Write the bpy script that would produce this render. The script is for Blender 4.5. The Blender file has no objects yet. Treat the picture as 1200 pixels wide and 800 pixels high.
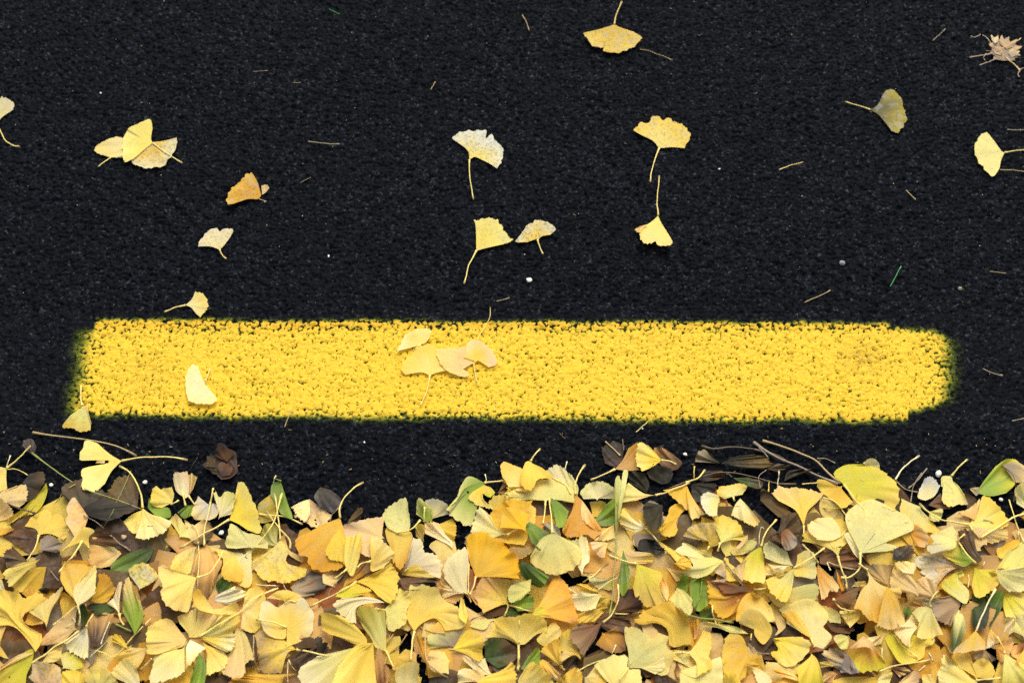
SKY_S, SUN_S, SUN_ANG, EXPO = 0.14, 1.05, 42.0, 0.70
DATA = '''
@ 0 0 4
g;lightpale>pale;0;640 645,600 650,545 640,480 665,440 700,500 735,575 740,640 720;520 738,490 758,460 782;pale ginkgo leaf of the upper left trio, its short stem pointing to the lower left;free=1
g;mustard>paleblend;0;690 670,640 720,615 755,650 780,700 788,760 780,800 735,830 690,828 645,770 660;;mottled grey and yellow ginkgo leaf lying lowest in the upper left trio;spots=.8
g;pale>lightpale;1;715 670,690 690,625 745,580 760,575 700,575 640,600 605,660 570,705 558,715 600,708 650;780 720,855 765;creamy ginkgo leaf with a dark split, uppermost of the upper left trio;split=1
g;lightpale>cream;0;-10 590,0 560,60 515,68 495,40 460,0 455,-60 470,-90 560,-60 600;20 650,55 680,92 688;pale ginkgo leaf cut by the left edge of the road view, stem curling right
@ 200 190 8
g;deepgold>gold;0;850 310,810 180,760 95,700 115,650 160,628 200,580 235,545 270,525 330,520 380,560 395,650 370,730 345,820 345;;curled ochre ginkgo leaf alone on the asphalt, upper left;spots=.6;cup=9
f;tan>tan;1;858 305,850 220,900 212,925 238,890 285;;
cs;tan;1;830 345,860 358,900 370;.6
@ 0 180 4
g;lightpale>cream;0;1030 450,985 435,928 435,935 405,985 355,1015 350,1030 362,1055 350,1095 355,1080 390,1050 430;1040 475,1060 492;small whitish ginkgo leaf with a shallow notch, below the curled ochre leaf;spots=.5
g;lightpale>pale;0;870 710,900 680,915 645,950 655,975 690,972 725,940 768,915 745,895 720;825 720,770 742;small clean yellow ginkgo leaf just above the stripe's left end;cup=4
@ 450 100 8
g;pale>white;0;800 700,790 620,640 500,650 470,740 430,900 420,955 415,960 490,1010 455,1040 510,1110 570,1115 680,1100 720,1060 780,1000 740,900 690,850 670;800 850,840 1070;whitish lobed ginkgo leaf, yellow at the base, long stem hanging straight down;spots=.7
@ 450 180 4
g;pale>lightpale;0;433 455,428 330,420 310,500 302,530 312,560 345,580 380,605 405,560 425,490 440;400 520,375 610;squarish pale ginkgo leaf above the stripe with a long curved stem;spots=.3
@ 600 180 4
g;yellow>lightpale;0;120 405,70 415,15 412,45 370,75 330,98 328,105 310,140 310,200 340,204 355,180 380,140 388;132 440,145 470;small yellow ginkgo leaf with grey eaten patches, short stem, right of the squarish one;spots=1
@ 600 0 4
g;pale>yellow;0;690 695,660 660,600 630,568 610,600 575,640 572,655 550,680 537,710 560,740 548,760 570,790 575,835 630,830 660,808 695,750 690;680 720,655 800,648 855;scalloped yellow ginkgo leaf right of centre, fan upward, straight stem down;spots=.6
g;mustard>yellow;0;480 115,420 135,335 155,350 185,375 215,430 225,425 240,480 248,530 240,580 220,595 195,612 180,570 150,510 130;485 85,515 8;mustard ginkgo leaf at the top centre, fan downward, stem pointing up;spots=.7
@ 600 180 4
g;pale>peach;0;685 290,665 310,600 355,598 390,610 415,630 428,660 418,668 410,685 435,750 430,752 410,735 380,700 325;684 200,690 105;peach tinted upright ginkgo leaf casting a shadow, straight stem upward;cup=14
f;peach>peach;1;640 330,600 340,576 355,590 370,602 372,620 345;;
@ 900 0 4
g;olivegrey>olive;0;480 515,515 490,540 440,565 415,590 425,630 470,645 520,655 545,640 590,610 625,580 615,550 575,520 540;440 500,362 478;translucent greyish ginkgo leaf on the upper right, stem pointing left;spots=.8
g;lightpale>lightpale;0;1110 715,1060 660,1015 615,985 650,966 690,980 750,1010 790,1055 830,1085 790,1095 745;1160 706,1250 690;clean pale ginkgo leaf at the right edge with a few dark specks;spots=.2
@ 0 350 4
g;cream>lightpale;1;962 385,930 320,905 305,880 330,865 380,870 440,880 475,920 490,975 497,1018 480,1005 450;975 355,985 328;cream half moon ginkgo leaf lying alone on the yellow stripe's left part
g;palegreen>mustard;1;385 500,330 545,288 605,340 610,395 625,425 615,425 580,405 520;380 470,380 405;yellow and brown ginkgo leaf just off the stripe's lower left corner;spots=.4
f;tan>tan;2;400 492,408 530,430 590,412 520,412 500;;
@ 300 350 4
g;pale>yellow;1;815 360,780 345,700 355,678 330,690 290,730 255,760 220,830 215,860 240,880 290,900 335,850 345;800 430,770 500;broad yellow ginkgo leaf in the middle of the stripe's cluster, stem downward
g;peach>pale;2;1020 300,960 340,1000 345,990 365,950 362,890 335,850 280,842 240,880 230,960 225,985 230,1000 260;1028 350,1035 390;peach and greenish ginkgo leaf overlapping its neighbour, in the stripe's cluster
g;yellow>pink;3;1025 300,975 275,985 220,1000 198,1050 195,1100 235,1130 280,1125 310,1090 320,1060 300,1040 290;;pink edged ginkgo leaf rightmost in the stripe's cluster
s;pale;1;1022 270,1040 192,1075 130,1095 90,1098 40;.6;pale ginkgo stem reaching from the stripe's cluster to the dark asphalt above
g;pale>cream;1;770 215,740 225,660 245,680 205,690 180,740 145,800 138,820 145,815 180,795 205;750 232,735 245;small cream ginkgo leaf at the upper left of the stripe's cluster
s;tan;1;135 600,150 560,175 515;.8;short tan stalk crossing the stripe's lower edge
@ 0 0 1
s;sand;0;297 84,314 83;.7;tiny tan stalk with a side spur, upper left asphalt
s;tan;0;344 97,352 97;.6;tiny brown chip of stalk left of the pale straw
s;sand;0;361 166,380 168,398 169;1.2;thick pale straw stub on the upper left asphalt
s;tan;0;750 58,762 60,775 65,788 71;.7;thin curved brown stalk beside the mustard leaf
s;sand;0;1093 48,1108 34;.9;short pale straw stub on the upper right asphalt
s;pale;0;913 199,925 194,941 190;.8;bent pale yellow straw on the right asphalt
s;tan;0;943 354,957 348,973 340;.8;straight grey tan straw above the stripe's right half
s;peach;0;1062 223,1073 234;.9;short orange tan straw right of centre
s;grassgreen;0;1043 336,1049 325,1056 312;.9;green grass blade on the asphalt above the stripe's right end
s;grassgreen;0;386 11,398 17;.7;tiny green grass scrap near the top edge
s;sand;0;1152 432,1163 437,1175 440;1.1;short cream straw right of the stripe's right end
s;sand;0;1186 493,1200 490;1;pale straw cut by the right edge below the stripe
s;tan;0;1160 318,1179 320;.7;thin brown straw near the right edge
s;sand;0;1180 152,1210 153;.9;pale straw at the right edge above the clean pale leaf
s;tan;0;1172 199,1200 201,1215 203;1;orange tan stalk at the right edge below the clean pale leaf
s;sand;0;352 214,364 208;.5;faint grey fibre right of the curled ochre leaf
s;tan;0;505 105,510 96;.8;tiny tan petal scrap left of the top centre
s;tan;0;612 18,618 28,620 36;.9;crumbly tan scrap near the top centre
s;sand;0;582 353,597 349;1;grey fibre scrap just above the stripe
p;white;620 328;5.2;white angular pebble on the asphalt below the small eaten leaf
p;greypeb;987 308;5;grey pebble on the asphalt above the stripe's right half
p;olivepeb;1125 338;4.2;olive seed like pebble right of the stripe, above its right end
p;white;385 300;2.4;tiny white stone left of centre
p;white;118 109;1.9;tiny white stone at the upper left
p;white;843 198;2.3;tiny white stone right of the scalloped yellow leaf
p;white;427 518;2.4;tiny white stone below the stripe, left of centre
p;white;753 502;1.8;tiny white stone just below the stripe's middle
p;white;803 532;3.6;white pebble at the upper edge of the litter beside the dark twigs
p;white;60 568;4;white angular pebble at the litter's left edge
p;white;170 565;4.4;white angular pebble beside the round yellow leaf
p;white;259 624;5.6;round white pebble among the leaves below the tall yellow leaf
p;sandpeb;145 629;6;tan pebble below the leaf with a high arching stem
p;white;1173 585;4;white pebble below the green broad leaf
p;white;1100 555;6.6;white pebble wedge beside the narrow pale leaf

@ 1110 20 4
o;greytan>drytan;0;262 205,232 188,215 200,222 170,200 172,212 150,195 128,215 118,222 92,240 112,256 84,268 108,290 92,292 116,330 104,318 130,352 140,325 158,345 182,312 178,318 206,290 192;;crumpled dry tan plant debris with broken stalks at the upper right edge;name=dried_debris;cup=6;spots=.5
f;drytan>greytan;1;280 150,250 128,238 104,262 112,276 96,292 122,322 118,306 140;;
f;drytan>greytan;1;250 180,224 172,208 146,226 136,236 118,248 142,262 158;;
f;greytan>tan;1;300 190,286 168,300 150,322 160,340 158,330 178;;
f;ash>tan;1;225 125,208 108,205 82,222 96,238 88,240 110;;
cs;sand;1;212 170,150 182,105 190;1.2
cs;sand;1;232 195,190 212,150 227;.9
cs;sand;1;182 172,170 190,178 205;.7
cs;tan;1;275 190,315 222,340 250;1.3
cs;sand;1;340 250,332 268,338 282;.9
cs;sand;1;340 250,355 240,368 238;.8
cs;ash;1;205 125,185 98,165 85;.6
cs;tan;1;230 160,270 140,330 112,345 100;.7
cs;sand;1;210 135,255 160,300 190,330 190;.7
cs;tan;1;262 205,258 170,240 130,238 85;.6
cs;ash;1;155 82,130 95,112 90;.6
cs;sand;1;225 150,205 160,180 158;.6

@ 0 490 5.7143
o;bark>olivebrown;1;920 610,930 480,905 400,850 385,780 385,730 460,690 520,740 590,840 640;;dull olive brown dead leaf under the arching stem, litter's left part;name=dead_leaf;cup=4
o;darkgrey>bark;1;560 630,470 570,410 500,430 440,530 390,640 470,720 500,700 545,630 600;;dark grey dead leaf under the long green twig;name=dead_leaf;cup=3
o;charcoal>darkgrey;1;580 650,560 600,700 530,820 560,900 600,830 650,720 690;;blackish dead leaf between the twig and the orange tan crumpled leaf;name=dead_leaf
o;charcoal>bark;1;150 430,200 370,300 355,298 430,250 510,185 565,165 470;;dark grey brown dead leaf standing up at the litter's far left;name=dead_leaf;cup=5
g;lime>yellow;2;310 430,318 480,290 570,235 640,130 668,45 715,55 665,130 620,180 575,250 510;;long green yellow folded ginkgo leaf below the dark standing leaf, far left
g;tan>peach;3;-20 600,0 500,90 460,170 435,182 550,130 595,40 575;;tan curled ginkgo leaf with green freckles at the left edge;spots=.4;cup=7
g;peach>tan;3;-40 690,-10 520,50 570,90 620,82 655,30 680;;peach brown ginkgo leaf fragment at the left edge below the tan curled one
g;pale>yellow;4;45 335,42 400,48 470,0 495,-120 480,-150 380,-10 325;120 270,205 185;yellow ginkgo leaf cut by the left edge with its stem rising right
s;pale;4;50 342,110 340,150 358,185 380;.8;bent pale stem end at the left edge
s;cream;4;45 330,55 290,70 250;1;short cream stalk standing at the left edge
g;green>leafgreen;2;990 600,1000 535,1060 590,1130 600,1142 660,1050 655;;green leaf scrap behind the leaf with the high arching stem;name=green_leaf
g;pale>lightpale;4;955 600,1010 640,1080 660,1148 690,1110 760,1060 785,1000 810,950 808,908 800,925 730;945 510,900 410,850 350,800 320;pale folded ginkgo leaf with a high arching stem, upper left of the litter;cup=7
f;yellow>pale;3;950 615,890 640,820 695,842 735,905 775,935 700;;
g;pale>yellow;4;1150 575,1080 600,1015 580,1005 520,1040 450,1070 470,1100 462,1150 460,1165 510;1175 562,1195 550;round pale yellow ginkgo leaf beside the white angular pebble
g;pale>lightpale;4;815 285,745 245,650 165,575 145,540 205,525 275,640 275,725 280,722 300,640 315,545 345,548 400,555 470,625 498,700 440,750 350;960 262,1100 255,1180 262,1257 280;pale forked ginkgo leaf with two lobes, its long stem pointing right
f;tan>tan;3;700 300,640 300,650 282,700 278;;
s;tan;4;220 95,400 122,580 147,760 178,850 215,915 253;1.6;thick tan stalk above the forked ginkgo leaf;knob=1
s;stemgreen;5;205 225,330 320,500 435,620 490,740 530,950 610;1.1;long thin green twig slanting across the litter's upper left;knob=1
cs;stemgreen;5;505 440,430 485,390 540,352 600,360 630;.7
s;stemgreen;4;875 350,800 530,700 720;.5;fine green stalk crossing the dead leaves below the arching stem
s;sand;4;700 740,640 690,560 650;.9;tan stalk lying under the crumpled orange tan leaf
s;bark;4;50 570,140 605,240 635;1.4;dark stub of twig at the far left
o;greymud>greymud;0;230 240,190 225,150 180,160 140,220 140,245 190;;faint grey muddy scrap above the left end of the green twig;name=dead_leaf;cup=1
@ 0 590 5.7143
o;darkbrown>plumbrown;1;250 240,140 175,80 170,15 215,100 270,200 335;;dark purplish brown dead leaf at the left, below the notched yellow leaf;name=dead_leaf;cup=5
o;bark>darkbrown;0;190 390,80 280,20 330,50 420,110 430;;dark brown dead leaf lowest at the left edge;name=dead_leaf
o;darkbrown>bark;0;300 560,240 420,250 330,380 300,420 420,400 560;;dark brown dead leaf in the gap left of the golden leaf with a speckled flap;name=dead_leaf
g;gold>brownyellow;2;-20 220,0 160,95 168,40 200;;brownish gold ginkgo scrap at the left edge;cup=2
o;greytan>olivebrown;1;270 310,270 240,330 205,420 270,380 325;;grey tan dead leaf under the notched yellow leaf;name=dead_leaf
o;orangetan>tan;3;592 90,545 30,495 -45,445 30,455 75,435 110,470 170,500 240,445 290,540 215,575 140;;crumpled orange tan leaf below the middle of the green twig;name=dead_leaf;cup=7;spots=.5
g;yellow>yellow;4;260 210,240 170,165 150,210 90,300 40,340 52,352 80,390 60,430 100,468 170,425 245,350 205,300 200;235 290,180 385;bright yellow ginkgo leaf with a rim notch, stem pointing down left;cup=5
g;yellow>pale;4;550 250,440 290,405 325,420 310,500 230,560 158,634 182,595 225,600 300,570 262;500 330,440 400,395 460;narrow yellow ginkgo leaf bent like a wishbone, right of the notched yellow one
o;plumbrown>bark;2;590 260,590 200,680 175,750 210,800 280,700 285;;arched purplish brown dead leaf left of the dark green oval leaf;name=dead_leaf;cup=10
g;peach>orangetan;3;842 300,760 290,660 260,610 285,595 400,650 432,730 420,780 370;;rosy tan ginkgo leaf tucked under the dark green oval leaf
o;deepgreen>leafgreen;4;1030 300,930 303,820 350,740 410,748 465,830 480,930 430,1000 370;;dark green oval leaf with a smooth edge, left part of the litter;name=green_leaf;cup=3
s;sand;3;740 215,810 270,880 320;1.5;tan stub of stalk ending at the dark green oval leaf
g;palegreen>pale;4;930 582,870 480,860 430,960 395,1030 430,1055 490,1000 540;;speckled pale green ginkgo leaf right of the dark green oval leaf;spots=1
g;gold>orange;2;610 650,640 560,640 470,700 465,750 520,772 580,720 655,660 665;;deep golden rounded ginkgo lobe behind the leaf with two dark holes
g;yellow>gold;3;520 682,440 580,402 490,430 410,500 390,570 400,640 430,600 520,560 600;535 740,530 810;golden ginkgo leaf under a paler flap with two dark holes
f;lightpale>pale;4;520 682,490 615,500 560,570 480,642 405,640 595,590 640;;
cs;cream;4;575 665,570 700,558 728;.7
g;cream>pink;3;800 740,780 710,715 660,760 620,800 512,820 520,800 650;805 770,830 812;narrow pinkish cream ginkgo strip right of the golden rounded lobe
g;green>peach;3;900 880,820 720,820 640,845 480,870 500,900 580,940 650,960 760;;upright green leaf with a reddish edge right of the pinkish strip;cup=6
s;olivebrown;3;820 530,822 640,808 720;.6;thin dark stalk along the upright reddish green leaf
s;sand;3;340 450,380 500,395 515;.8;short pale stalk in the dark gap at the left
o;charcoal>darkbrown;3;255 575,290 555,330 570,320 600,280 600;;small dark seed husk in the gap at the left;name=seed_husk;cup=3
@ 0 660 5.7143
g;yellow>pale;3;270 -32,150 -8,20 60,40 120,62 160,120 118,205 30;;long yellow ginkgo fold at the left edge, above the largest yellow leaf
g;gold>yellow;2;310 20,220 30,150 90,85 152,150 205,270 195,290 120;;golden ginkgo leaf cupped inside the long yellow fold
g;cream>lightpale;3;65 250,15 110,-30 100,-30 200,40 225;;whitish ginkgo tip at the left edge resting on the largest yellow leaf
g;yellow>yellow;3;238 590,205 540,120 440,60 412,-30 420,-30 190,70 165,180 215,275 185,310 230,250 290,150 350,172 420,285 480,270 540;;largest yellow ginkgo leaf at the left edge, with a deep bay in its rim
g;gold>orangetan;2;160 392,190 330,285 358,292 400,200 412;;small orange gold ginkgo lobe showing through the bay of the largest yellow leaf
g;tanyellow>tan;3;310 432,300 395,195 325,300 240,425 155,400 225,340 315;;dull tan yellow ginkgo leaf right of the largest yellow leaf
g;mustard>gold;2;420 400,400 260,420 190,500 240,510 300,440 380;;mustard ginkgo leaf behind the dull tan one
g;peach>orangetan;2;520 440,420 530,255 542,330 450,440 330,520 270;;peach triangular ginkgo leaf in the middle of the lower left litter
s;pale;4;510 282,440 345,355 412;1;straight pale stem lying on the peach triangular leaf
g;mustard>tan;2;0 560,40 420,0 420,-20 600,60 640;;drab yellow scrap in the lower left dark gap
g;lime>mustard;3;215 668,180 740,170 850,0 850,-30 720,90 640,222 570;250 640,400 540,530 450;green yellow ginkgo leaf in the bottom left corner with a very long stem
f;tan>orangetan;4;225 600,150 600,0 690,-20 730,100 660;;
g;cream>lightpale;4;580 420,500 485,425 530,450 580,520 620,560 645,590 630,592 500;600 372,625 338;small cream triangular ginkgo leaf near the bottom left, apex up
g;palegreen>lime;3;415 705,400 610,450 590,540 640,558 690,500 712;;pale green ginkgo lobe under the small cream triangle
g;tanyellow>pale;2;300 640,330 590,420 560,400 640,360 660,280 660;;pale tan ginkgo scrap left of the pale green lobe
o;drytan>tan;2;300 860,190 760,240 660,330 650,420 720,412 850;;wrinkled tan dead leaf at the bottom left;name=dead_leaf;spots=.7
g;yellow>brightyellow;3;490 840,415 800,415 730,460 710,540 720,575 755,540 840;;small vivid yellow ginkgo lobe at the bottom edge, lower left
g;palegreen>pale;2;660 860,530 800,590 710,660 680,740 720,795 800;;pale green ginkgo leaf at the bottom edge beside the vivid yellow lobe
o;deepgreen>charcoal;2;770 310,720 270,620 262,580 290,620 330,700 350;;dark green rolled leaf below the leaf with two dark holes;name=green_leaf
o;deepgreen>deepgreen;1;560 440,520 300,560 270,590 330;;dark green strip of leaf behind the small cream triangle;name=green_leaf
g;darkbrown>orangetan;1;600 560,590 420,620 340,760 340,740 420,690 540;;brown ginkgo leaf deep in the gap right of the cream triangle
s;cream;3;530 450,538 360,518 285;.8;pale stem hanging from the leaf with two dark holes
s;cream;3;440 425,505 385,480 355;.8;forked bit of pale stem on the peach triangular leaf
s;cream;3;735 390,700 470,675 540;.8;pale stem in the dark gap right of the cream triangle
s;cream;3;735 500,660 570,605 625;.7;thin pale stem slanting in the lower left gap
s;stemgreen;3;775 405,830 430,885 455;1.6;short thick green stalk in the lower left gap
g;yellow>mustard;3;855 570,800 540,745 520,760 470,805 480,840 530;;small yellow ginkgo fold at the start of a long slanting stem
s;pale;5;1010 370,880 500,800 590,750 628,690 595,600 578;1.1;long bent pale stem slanting over the lower left gap
g;tanyellow>mustard;3;985 560,880 560,800 600,768 640,850 645,920 700,960 640;;olive yellow ginkgo leaf right of the long bent stem
g;lightpale>pale;4;930 850,840 800,748 740,770 680,850 635,905 680,935 770;;pale ginkgo leaf tip below the olive yellow one, bottom edge
s;cream;4;1015 635,970 680,930 710;.9;short cream stem below the olive yellow leaf

@ 200 490 5.7143
o;redbrown>charcoal;0;450 360,440 230,380 190,330 160,280 230,210 310,300 380,340 410,400 400;;crumpled red brown dead leaf alone on the asphalt above the litter's left part;name=dead_leaf;cup=4;spots=.1
f;redbrown>umber;1;340 390,310 320,350 290,420 330,400 380;;
f;umber>redbrown;1;380 290,300 250,290 210,350 180,430 230;;
f;darkgrey>umber;1;300 330,230 320,250 280,300 270;;
s;darkgrey;1;120 355,180 260;.4;hair thin dark stalk above the pinkish cream leaf
g;tan>tanyellow;2;120 520,116 380,140 368,178 392,150 470;160 575;tan ginkgo lobe behind the pinkish cream leaf
g;cream>pink;3;100 535,40 490,15 400,22 365,60 358,105 355,126 400,116 520;75 480,100 585;pinkish cream ginkgo leaf standing fan up at the litter's left upper edge
g;green>leafgreen;1;150 580,110 585,45 630,90 670,140 650;;small bright green leaf below the pinkish cream leaf;name=green_leaf
g;ash>tanyellow;3;265 570,185 520,160 570,140 620,150 670,300 668,328 610,300 570;285 468;grey fringed ginkgo leaf left of the tall bright yellow leaf
s;pale;5;268 560,245 660,225 760,225 850;1.2;upright pale stem left of the tall bright yellow leaf
g;cream>palegreen;2;320 675,285 500,300 485,328 525,370 485,432 500,410 640;;pale grooved ginkgo leaf just left of the tall bright yellow leaf
g;palegreen>tan;2;60 800,-10 680,30 640,90 700,130 800;;drab green tan leaf below the small bright green leaf
g;brightyellow>pale;5;392 678,420 600,435 500,460 420,510 450,545 535,580 610,600 700,600 772,520 750,450 705;280 740,180 805,60 870;tall bright yellow ginkgo leaf pointing up, long stem to the lower left;cup=8
g;olive>mustard;1;590 640,585 580,670 508,725 560,705 680,600 698;800 672,885 710;olive cupped ginkgo leaf right of the tall bright yellow leaf;spots=.5
g;leafgreen>green;3;735 420,680 440,668 510,705 575,738 640,815 668,785 570,758 485;700 400,705 385;glossy green folded leaf standing upright at the litter's upper edge;name=green_leaf;cup=8
s;cream;4;690 432,695 400,705 385;1.1;white stem stub behind the upright green leaf
o;drytan>tan;2;930 540,900 560,850 600,830 660,900 700,960 742,1060 700,1080 650,1000 590;;dry tan crumpled leaf right of the upright green leaf;name=dead_leaf;cup=6;spots=.6
f;palegreen>tan;3;930 540,870 560,805 595,840 650,900 700,935 640;;
o;darkgrey>greymud;2;1000 460,960 525,1000 590,1085 640,1155 590,1140 535,1070 480;;dark grey curled dead leaf beside the big orange gold leaf;name=dead_leaf;cup=8
s;sand;3;1065 705,1080 650,1125 598;1;short pale stalk left of the big orange gold leaf's stem
@ 200 590 5.7143
o;orangetan>plumbrown;1;240 270,180 330,150 450,175 560,225 640,270 600,310 480,345 380,290 310;;large rusty brown dead leaf below the round white pebble;name=dead_leaf
o;tan>bark;0;150 150,90 100,120 230,220 280,290 180,240 90;;dull tan dead leaf beside the round white pebble;name=dead_leaf
g;sage>palegreen;2;548 300,650 300,655 260,600 210,500 190,400 130,380 200,362 285,440 300;;sage green ginkgo leaf under the tall bright yellow leaf;split=1
g;sage>olive;1;725 275,660 280,600 200,640 130,720 140;;dull sage ginkgo leaf below the olive cupped leaf
g;lightpale>yellow;3;553 305,440 325,370 310,268 295,310 330,345 400,335 480,430 525,490 562,540 535,546 430;620 225,690 110,745 -70;buff yellow folded ginkgo leaf with a pocket, stem running up right;cup=6
f;yellow>gold;4;430 350,350 395,340 480,470 527,482 430;;
g;tan>orangetan;2;800 300,760 200,720 240,780 330,880 390,900 360;800 250,720 150,640 50;tan ginkgo scrap between the leaf with a scalloped hem and the big orange gold leaf
g;pale>yellow;4;735 240,690 290,620 340,550 380,553 440,600 500,640 525,680 520,720 538,760 535,830 520,900 480,912 435,850 420,785 400,770 370,792 320;722 120,705 -20,692 -70;freckled yellow ginkgo leaf with a scalloped hem, apex up, stem rising;spots=.5
g;gold>deepgold;4;1135 95,1040 130,940 180,840 235,825 290,858 350,910 368,918 400,960 440,1020 465,1085 455,1165 420,1195 380,1165 200;1130 30,1170 -50,1230 -110,1291 -143;big orange gold ginkgo leaf with a tall stem, left of centre in the litter;cup=6
f;brightyellow>yellow;5;1130 165,1080 230,1035 310,1060 372,1140 390,1180 422,1192 385,1170 260;;
g;pale>yellow;3;175 285,100 310,30 350,5 390,0 440,120 475,150 400;;blotched yellow ginkgo leaf over the rusty brown dead leaf;spots=.4
s;pale;4;185 255,186 360,182 480,180 560;.8;thin vertical stem hanging over the rusty brown dead leaf
s;pale;4;190 230,170 160,140 140;.9;short curved stem end below the small bright green leaf
g;pale>peach;5;175 495,120 472,30 440,-80 425,-85 480,-60 560,-75 600,-20 690,60 720,110 732,140 650,152 560;260 460,320 380,350 320;broad pale yellow ginkgo leaf with a curved stem, left quarter of the litter
g;gold>pale;3;180 560,230 640,270 700,200 700,140 690;;gold ginkgo sliver under the broad pale yellow leaf
o;deepgreen>leafgreen;2;320 602,300 550,310 520,350 490,410 530,392 572;;small curled dark green leaf below the buff yellow folded leaf;name=green_leaf;cup=6
o;ash>cream;2;290 650,300 620,430 550,510 600,480 640,380 672;;ash grey papery leaf below the small curled dark green leaf;name=dead_leaf;cup=5;spots=.4
s;cream;4;560 540,640 548,735 550;1.1;straight cream stem under the scalloped hem
s;tan;4;755 540,770 570,800 590;1;tan stem end below the scalloped hem
o;greytan>greymud;1;800 560,830 530,920 440,1020 470,1040 570,960 610,860 620;;greyish wet dead leaf below the big orange gold leaf;name=dead_leaf;cup=3
o;tan>bark;1;1020 530,1020 470,1100 440,1160 440,1100 560;;brown dead leaf under the tip of the big orange gold leaf;name=dead_leaf
s;sand;3;1060 640,1065 590,1170 460;.8;thin straw below the big orange gold leaf
@ 200 660 5.7143
g;tanyellow>yellow;2;465 310,500 200,540 160,605 160,640 230,600 330,605 430,545 465,470 430;;buff tan ginkgo leaf left of the large two tone leaf
g;yellow>tan;2;760 260,640 230,720 180,820 185,890 230,925 290;;upper yellow lobe behind the large two tone leaf
g;yellow>tanbrown;2;842 575,790 590,740 735,615 730,580 620,590 500,680 495,775 520;950 590,1050 610,1150 650;yellow ginkgo leaf rotting to brown at the rim, below the large two tone leaf;spots=.5
g;yellow>paleblend;4;775 425,765 500,700 500,640 470,598 380,598 260,640 240,720 290,780 250,830 270,870 220,940 300,962 390,930 490,850 530,778 560;680 390,575 375;large two tone ginkgo leaf with silvery edges, left of centre at the bottom
cs;pale;5;840 258,800 250,755 272,720 305;1
g;pale>peach;3;120 492,60 400,45 350,100 330,165 295,240 305,310 360,190 490;;peach ginkgo lobe with a dark slit, top of the star shaped bunch at lower left;split=1
g;peach>pale;3;105 505,70 460,10 380,-40 360,-160 440,-160 590,-120 610,0 580,85 550;;wide peach ginkgo lobe with a dark slit, left of the star shaped bunch;split=1
g;palegreen>cream;2;110 515,90 560,-20 590,-110 620,-140 800,0 780,95 720;;cream green ginkgo leaf under the star shaped bunch, lower left
o;cream>tan;3;130 510,105 560,110 650,100 700,200 600,235 560;;small cream tan scrap in the heart of the star shaped bunch;name=dead_leaf
g;yellow>pale;4;215 520,240 600,235 750,330 720,388 640,360 590;;yellow ginkgo lobe hanging from the star shaped bunch
g;pale>peach;2;440 420,500 470,550 600,560 632,500 680,500 750,400 770,340 720,390 620;;pale ginkgo leaf with a peach rim, right of the star shaped bunch
g;palegreen>yellow;3;190 490,300 380,350 330,450 330,470 350,445 430,400 490,300 510;460 320,560 230,640 195,720 165;pale ginkgo leaf with a thin stem arching right, above the star shaped bunch
g;brightyellow>cream;4;190 500,340 485,440 470,432 545,385 592,300 560;;bright lemon ginkgo lobe, rightmost of the star shaped bunch
g;pale>gold;3;310 340,180 300,150 200,190 170,250 290,330 300,440 260,450 330;;yellow wavy ginkgo scrap above the star shaped bunch
g;leafgreen>green;4;190 590,140 760,125 830,225 810,240 680;;bright green pointed leaf at the bottom of the star shaped bunch;name=green_leaf
g;mustard>gold;1;60 700,-20 740,0 830,120 830,140 760;;mustard ginkgo leaf at the bottom edge left of the green pointed leaf
s;tan;3;555 480,560 640,600 730;1;curved tan stem below the pale leaf with a peach rim
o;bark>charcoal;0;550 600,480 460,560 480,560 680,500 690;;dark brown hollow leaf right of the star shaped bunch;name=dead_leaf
g;gold>orange;4;850 735,730 740,560 740,420 765,330 860,740 860,735 780;;golden ginkgo strip along the bottom edge
s;cream;4;785 660,783 730,785 800;.9;vertical cream stem at the bottom edge
s;cream;4;790 645,815 690,845 720;.9;short slanting cream stem at the bottom edge
o;darkbrown>bark;1;980 560,830 560,880 500,960 500,900 620,810 650;;dark brown dead leaf in the gap under the large two tone leaf;name=dead_leaf
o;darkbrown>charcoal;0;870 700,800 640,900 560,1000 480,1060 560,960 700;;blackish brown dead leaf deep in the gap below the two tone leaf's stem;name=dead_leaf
g;palegreen>cream;3;1240 560,1060 600,980 620,850 720,900 860,1200 860;;wide pale green ginkgo leaf at the bottom edge below the two tone leaf's stem

@ 400 490 5.7143
o;olivebrown>bark;0;40 700,70 650,110 590,145 605,130 680,90 700;;small olive brown scrap at the litter's edge, just right of the tall stem;name=dead_leaf
g;palegreen>sage;4;370 765,455 740,455 640,432 535,375 550,300 600,275 645,310 730;460 745,530 680;pale green smooth ginkgo leaf standing at the litter's upper edge, left of centre;spots=.3
g;peach>pink;2;290 800,290 650,200 665,0 715,-40 740,0 830,120 900,190 930;;pinkish long ginkgo leaf behind the pale green smooth one
g;lightpale>ash;3;600 690,720 640,712 575,640 538,570 545,500 600,560 690;605 650,600 600;whitish ginkgo leaf with a grey centre at the litter's upper edge
g;green>lightpale;4;555 690,500 640,515 530,560 560,610 600,600 685;555 650,558 595;green and white ginkgo leaf with a curled edge next to the whitish grey one;cup=7
g;yellow>gold;3;640 700,740 670,770 700,745 830,690 800,600 740;;small yellow fold below the whitish grey leaf
g;cream>peach;4;745 870,560 770,550 710,580 690,650 700,700 780,745 830;;buff puckered ginkgo leaf under the whitish grey one
g;peach>yellow;4;555 830,500 790,500 720,530 700,560 720;;small peach fold left of the buff puckered leaf
g;green>palegreen;4;960 430,850 388,800 450,760 560,700 610,740 660,800 700,860 725,905 610,940 500;1020 425,1085 415;pale green ginkgo leaf with a brown slit, uppermost left of centre;split=1
f;brightyellow>pale;5;965 440,880 490,850 530,900 580,1020 612,1010 590,950 540;;
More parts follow.
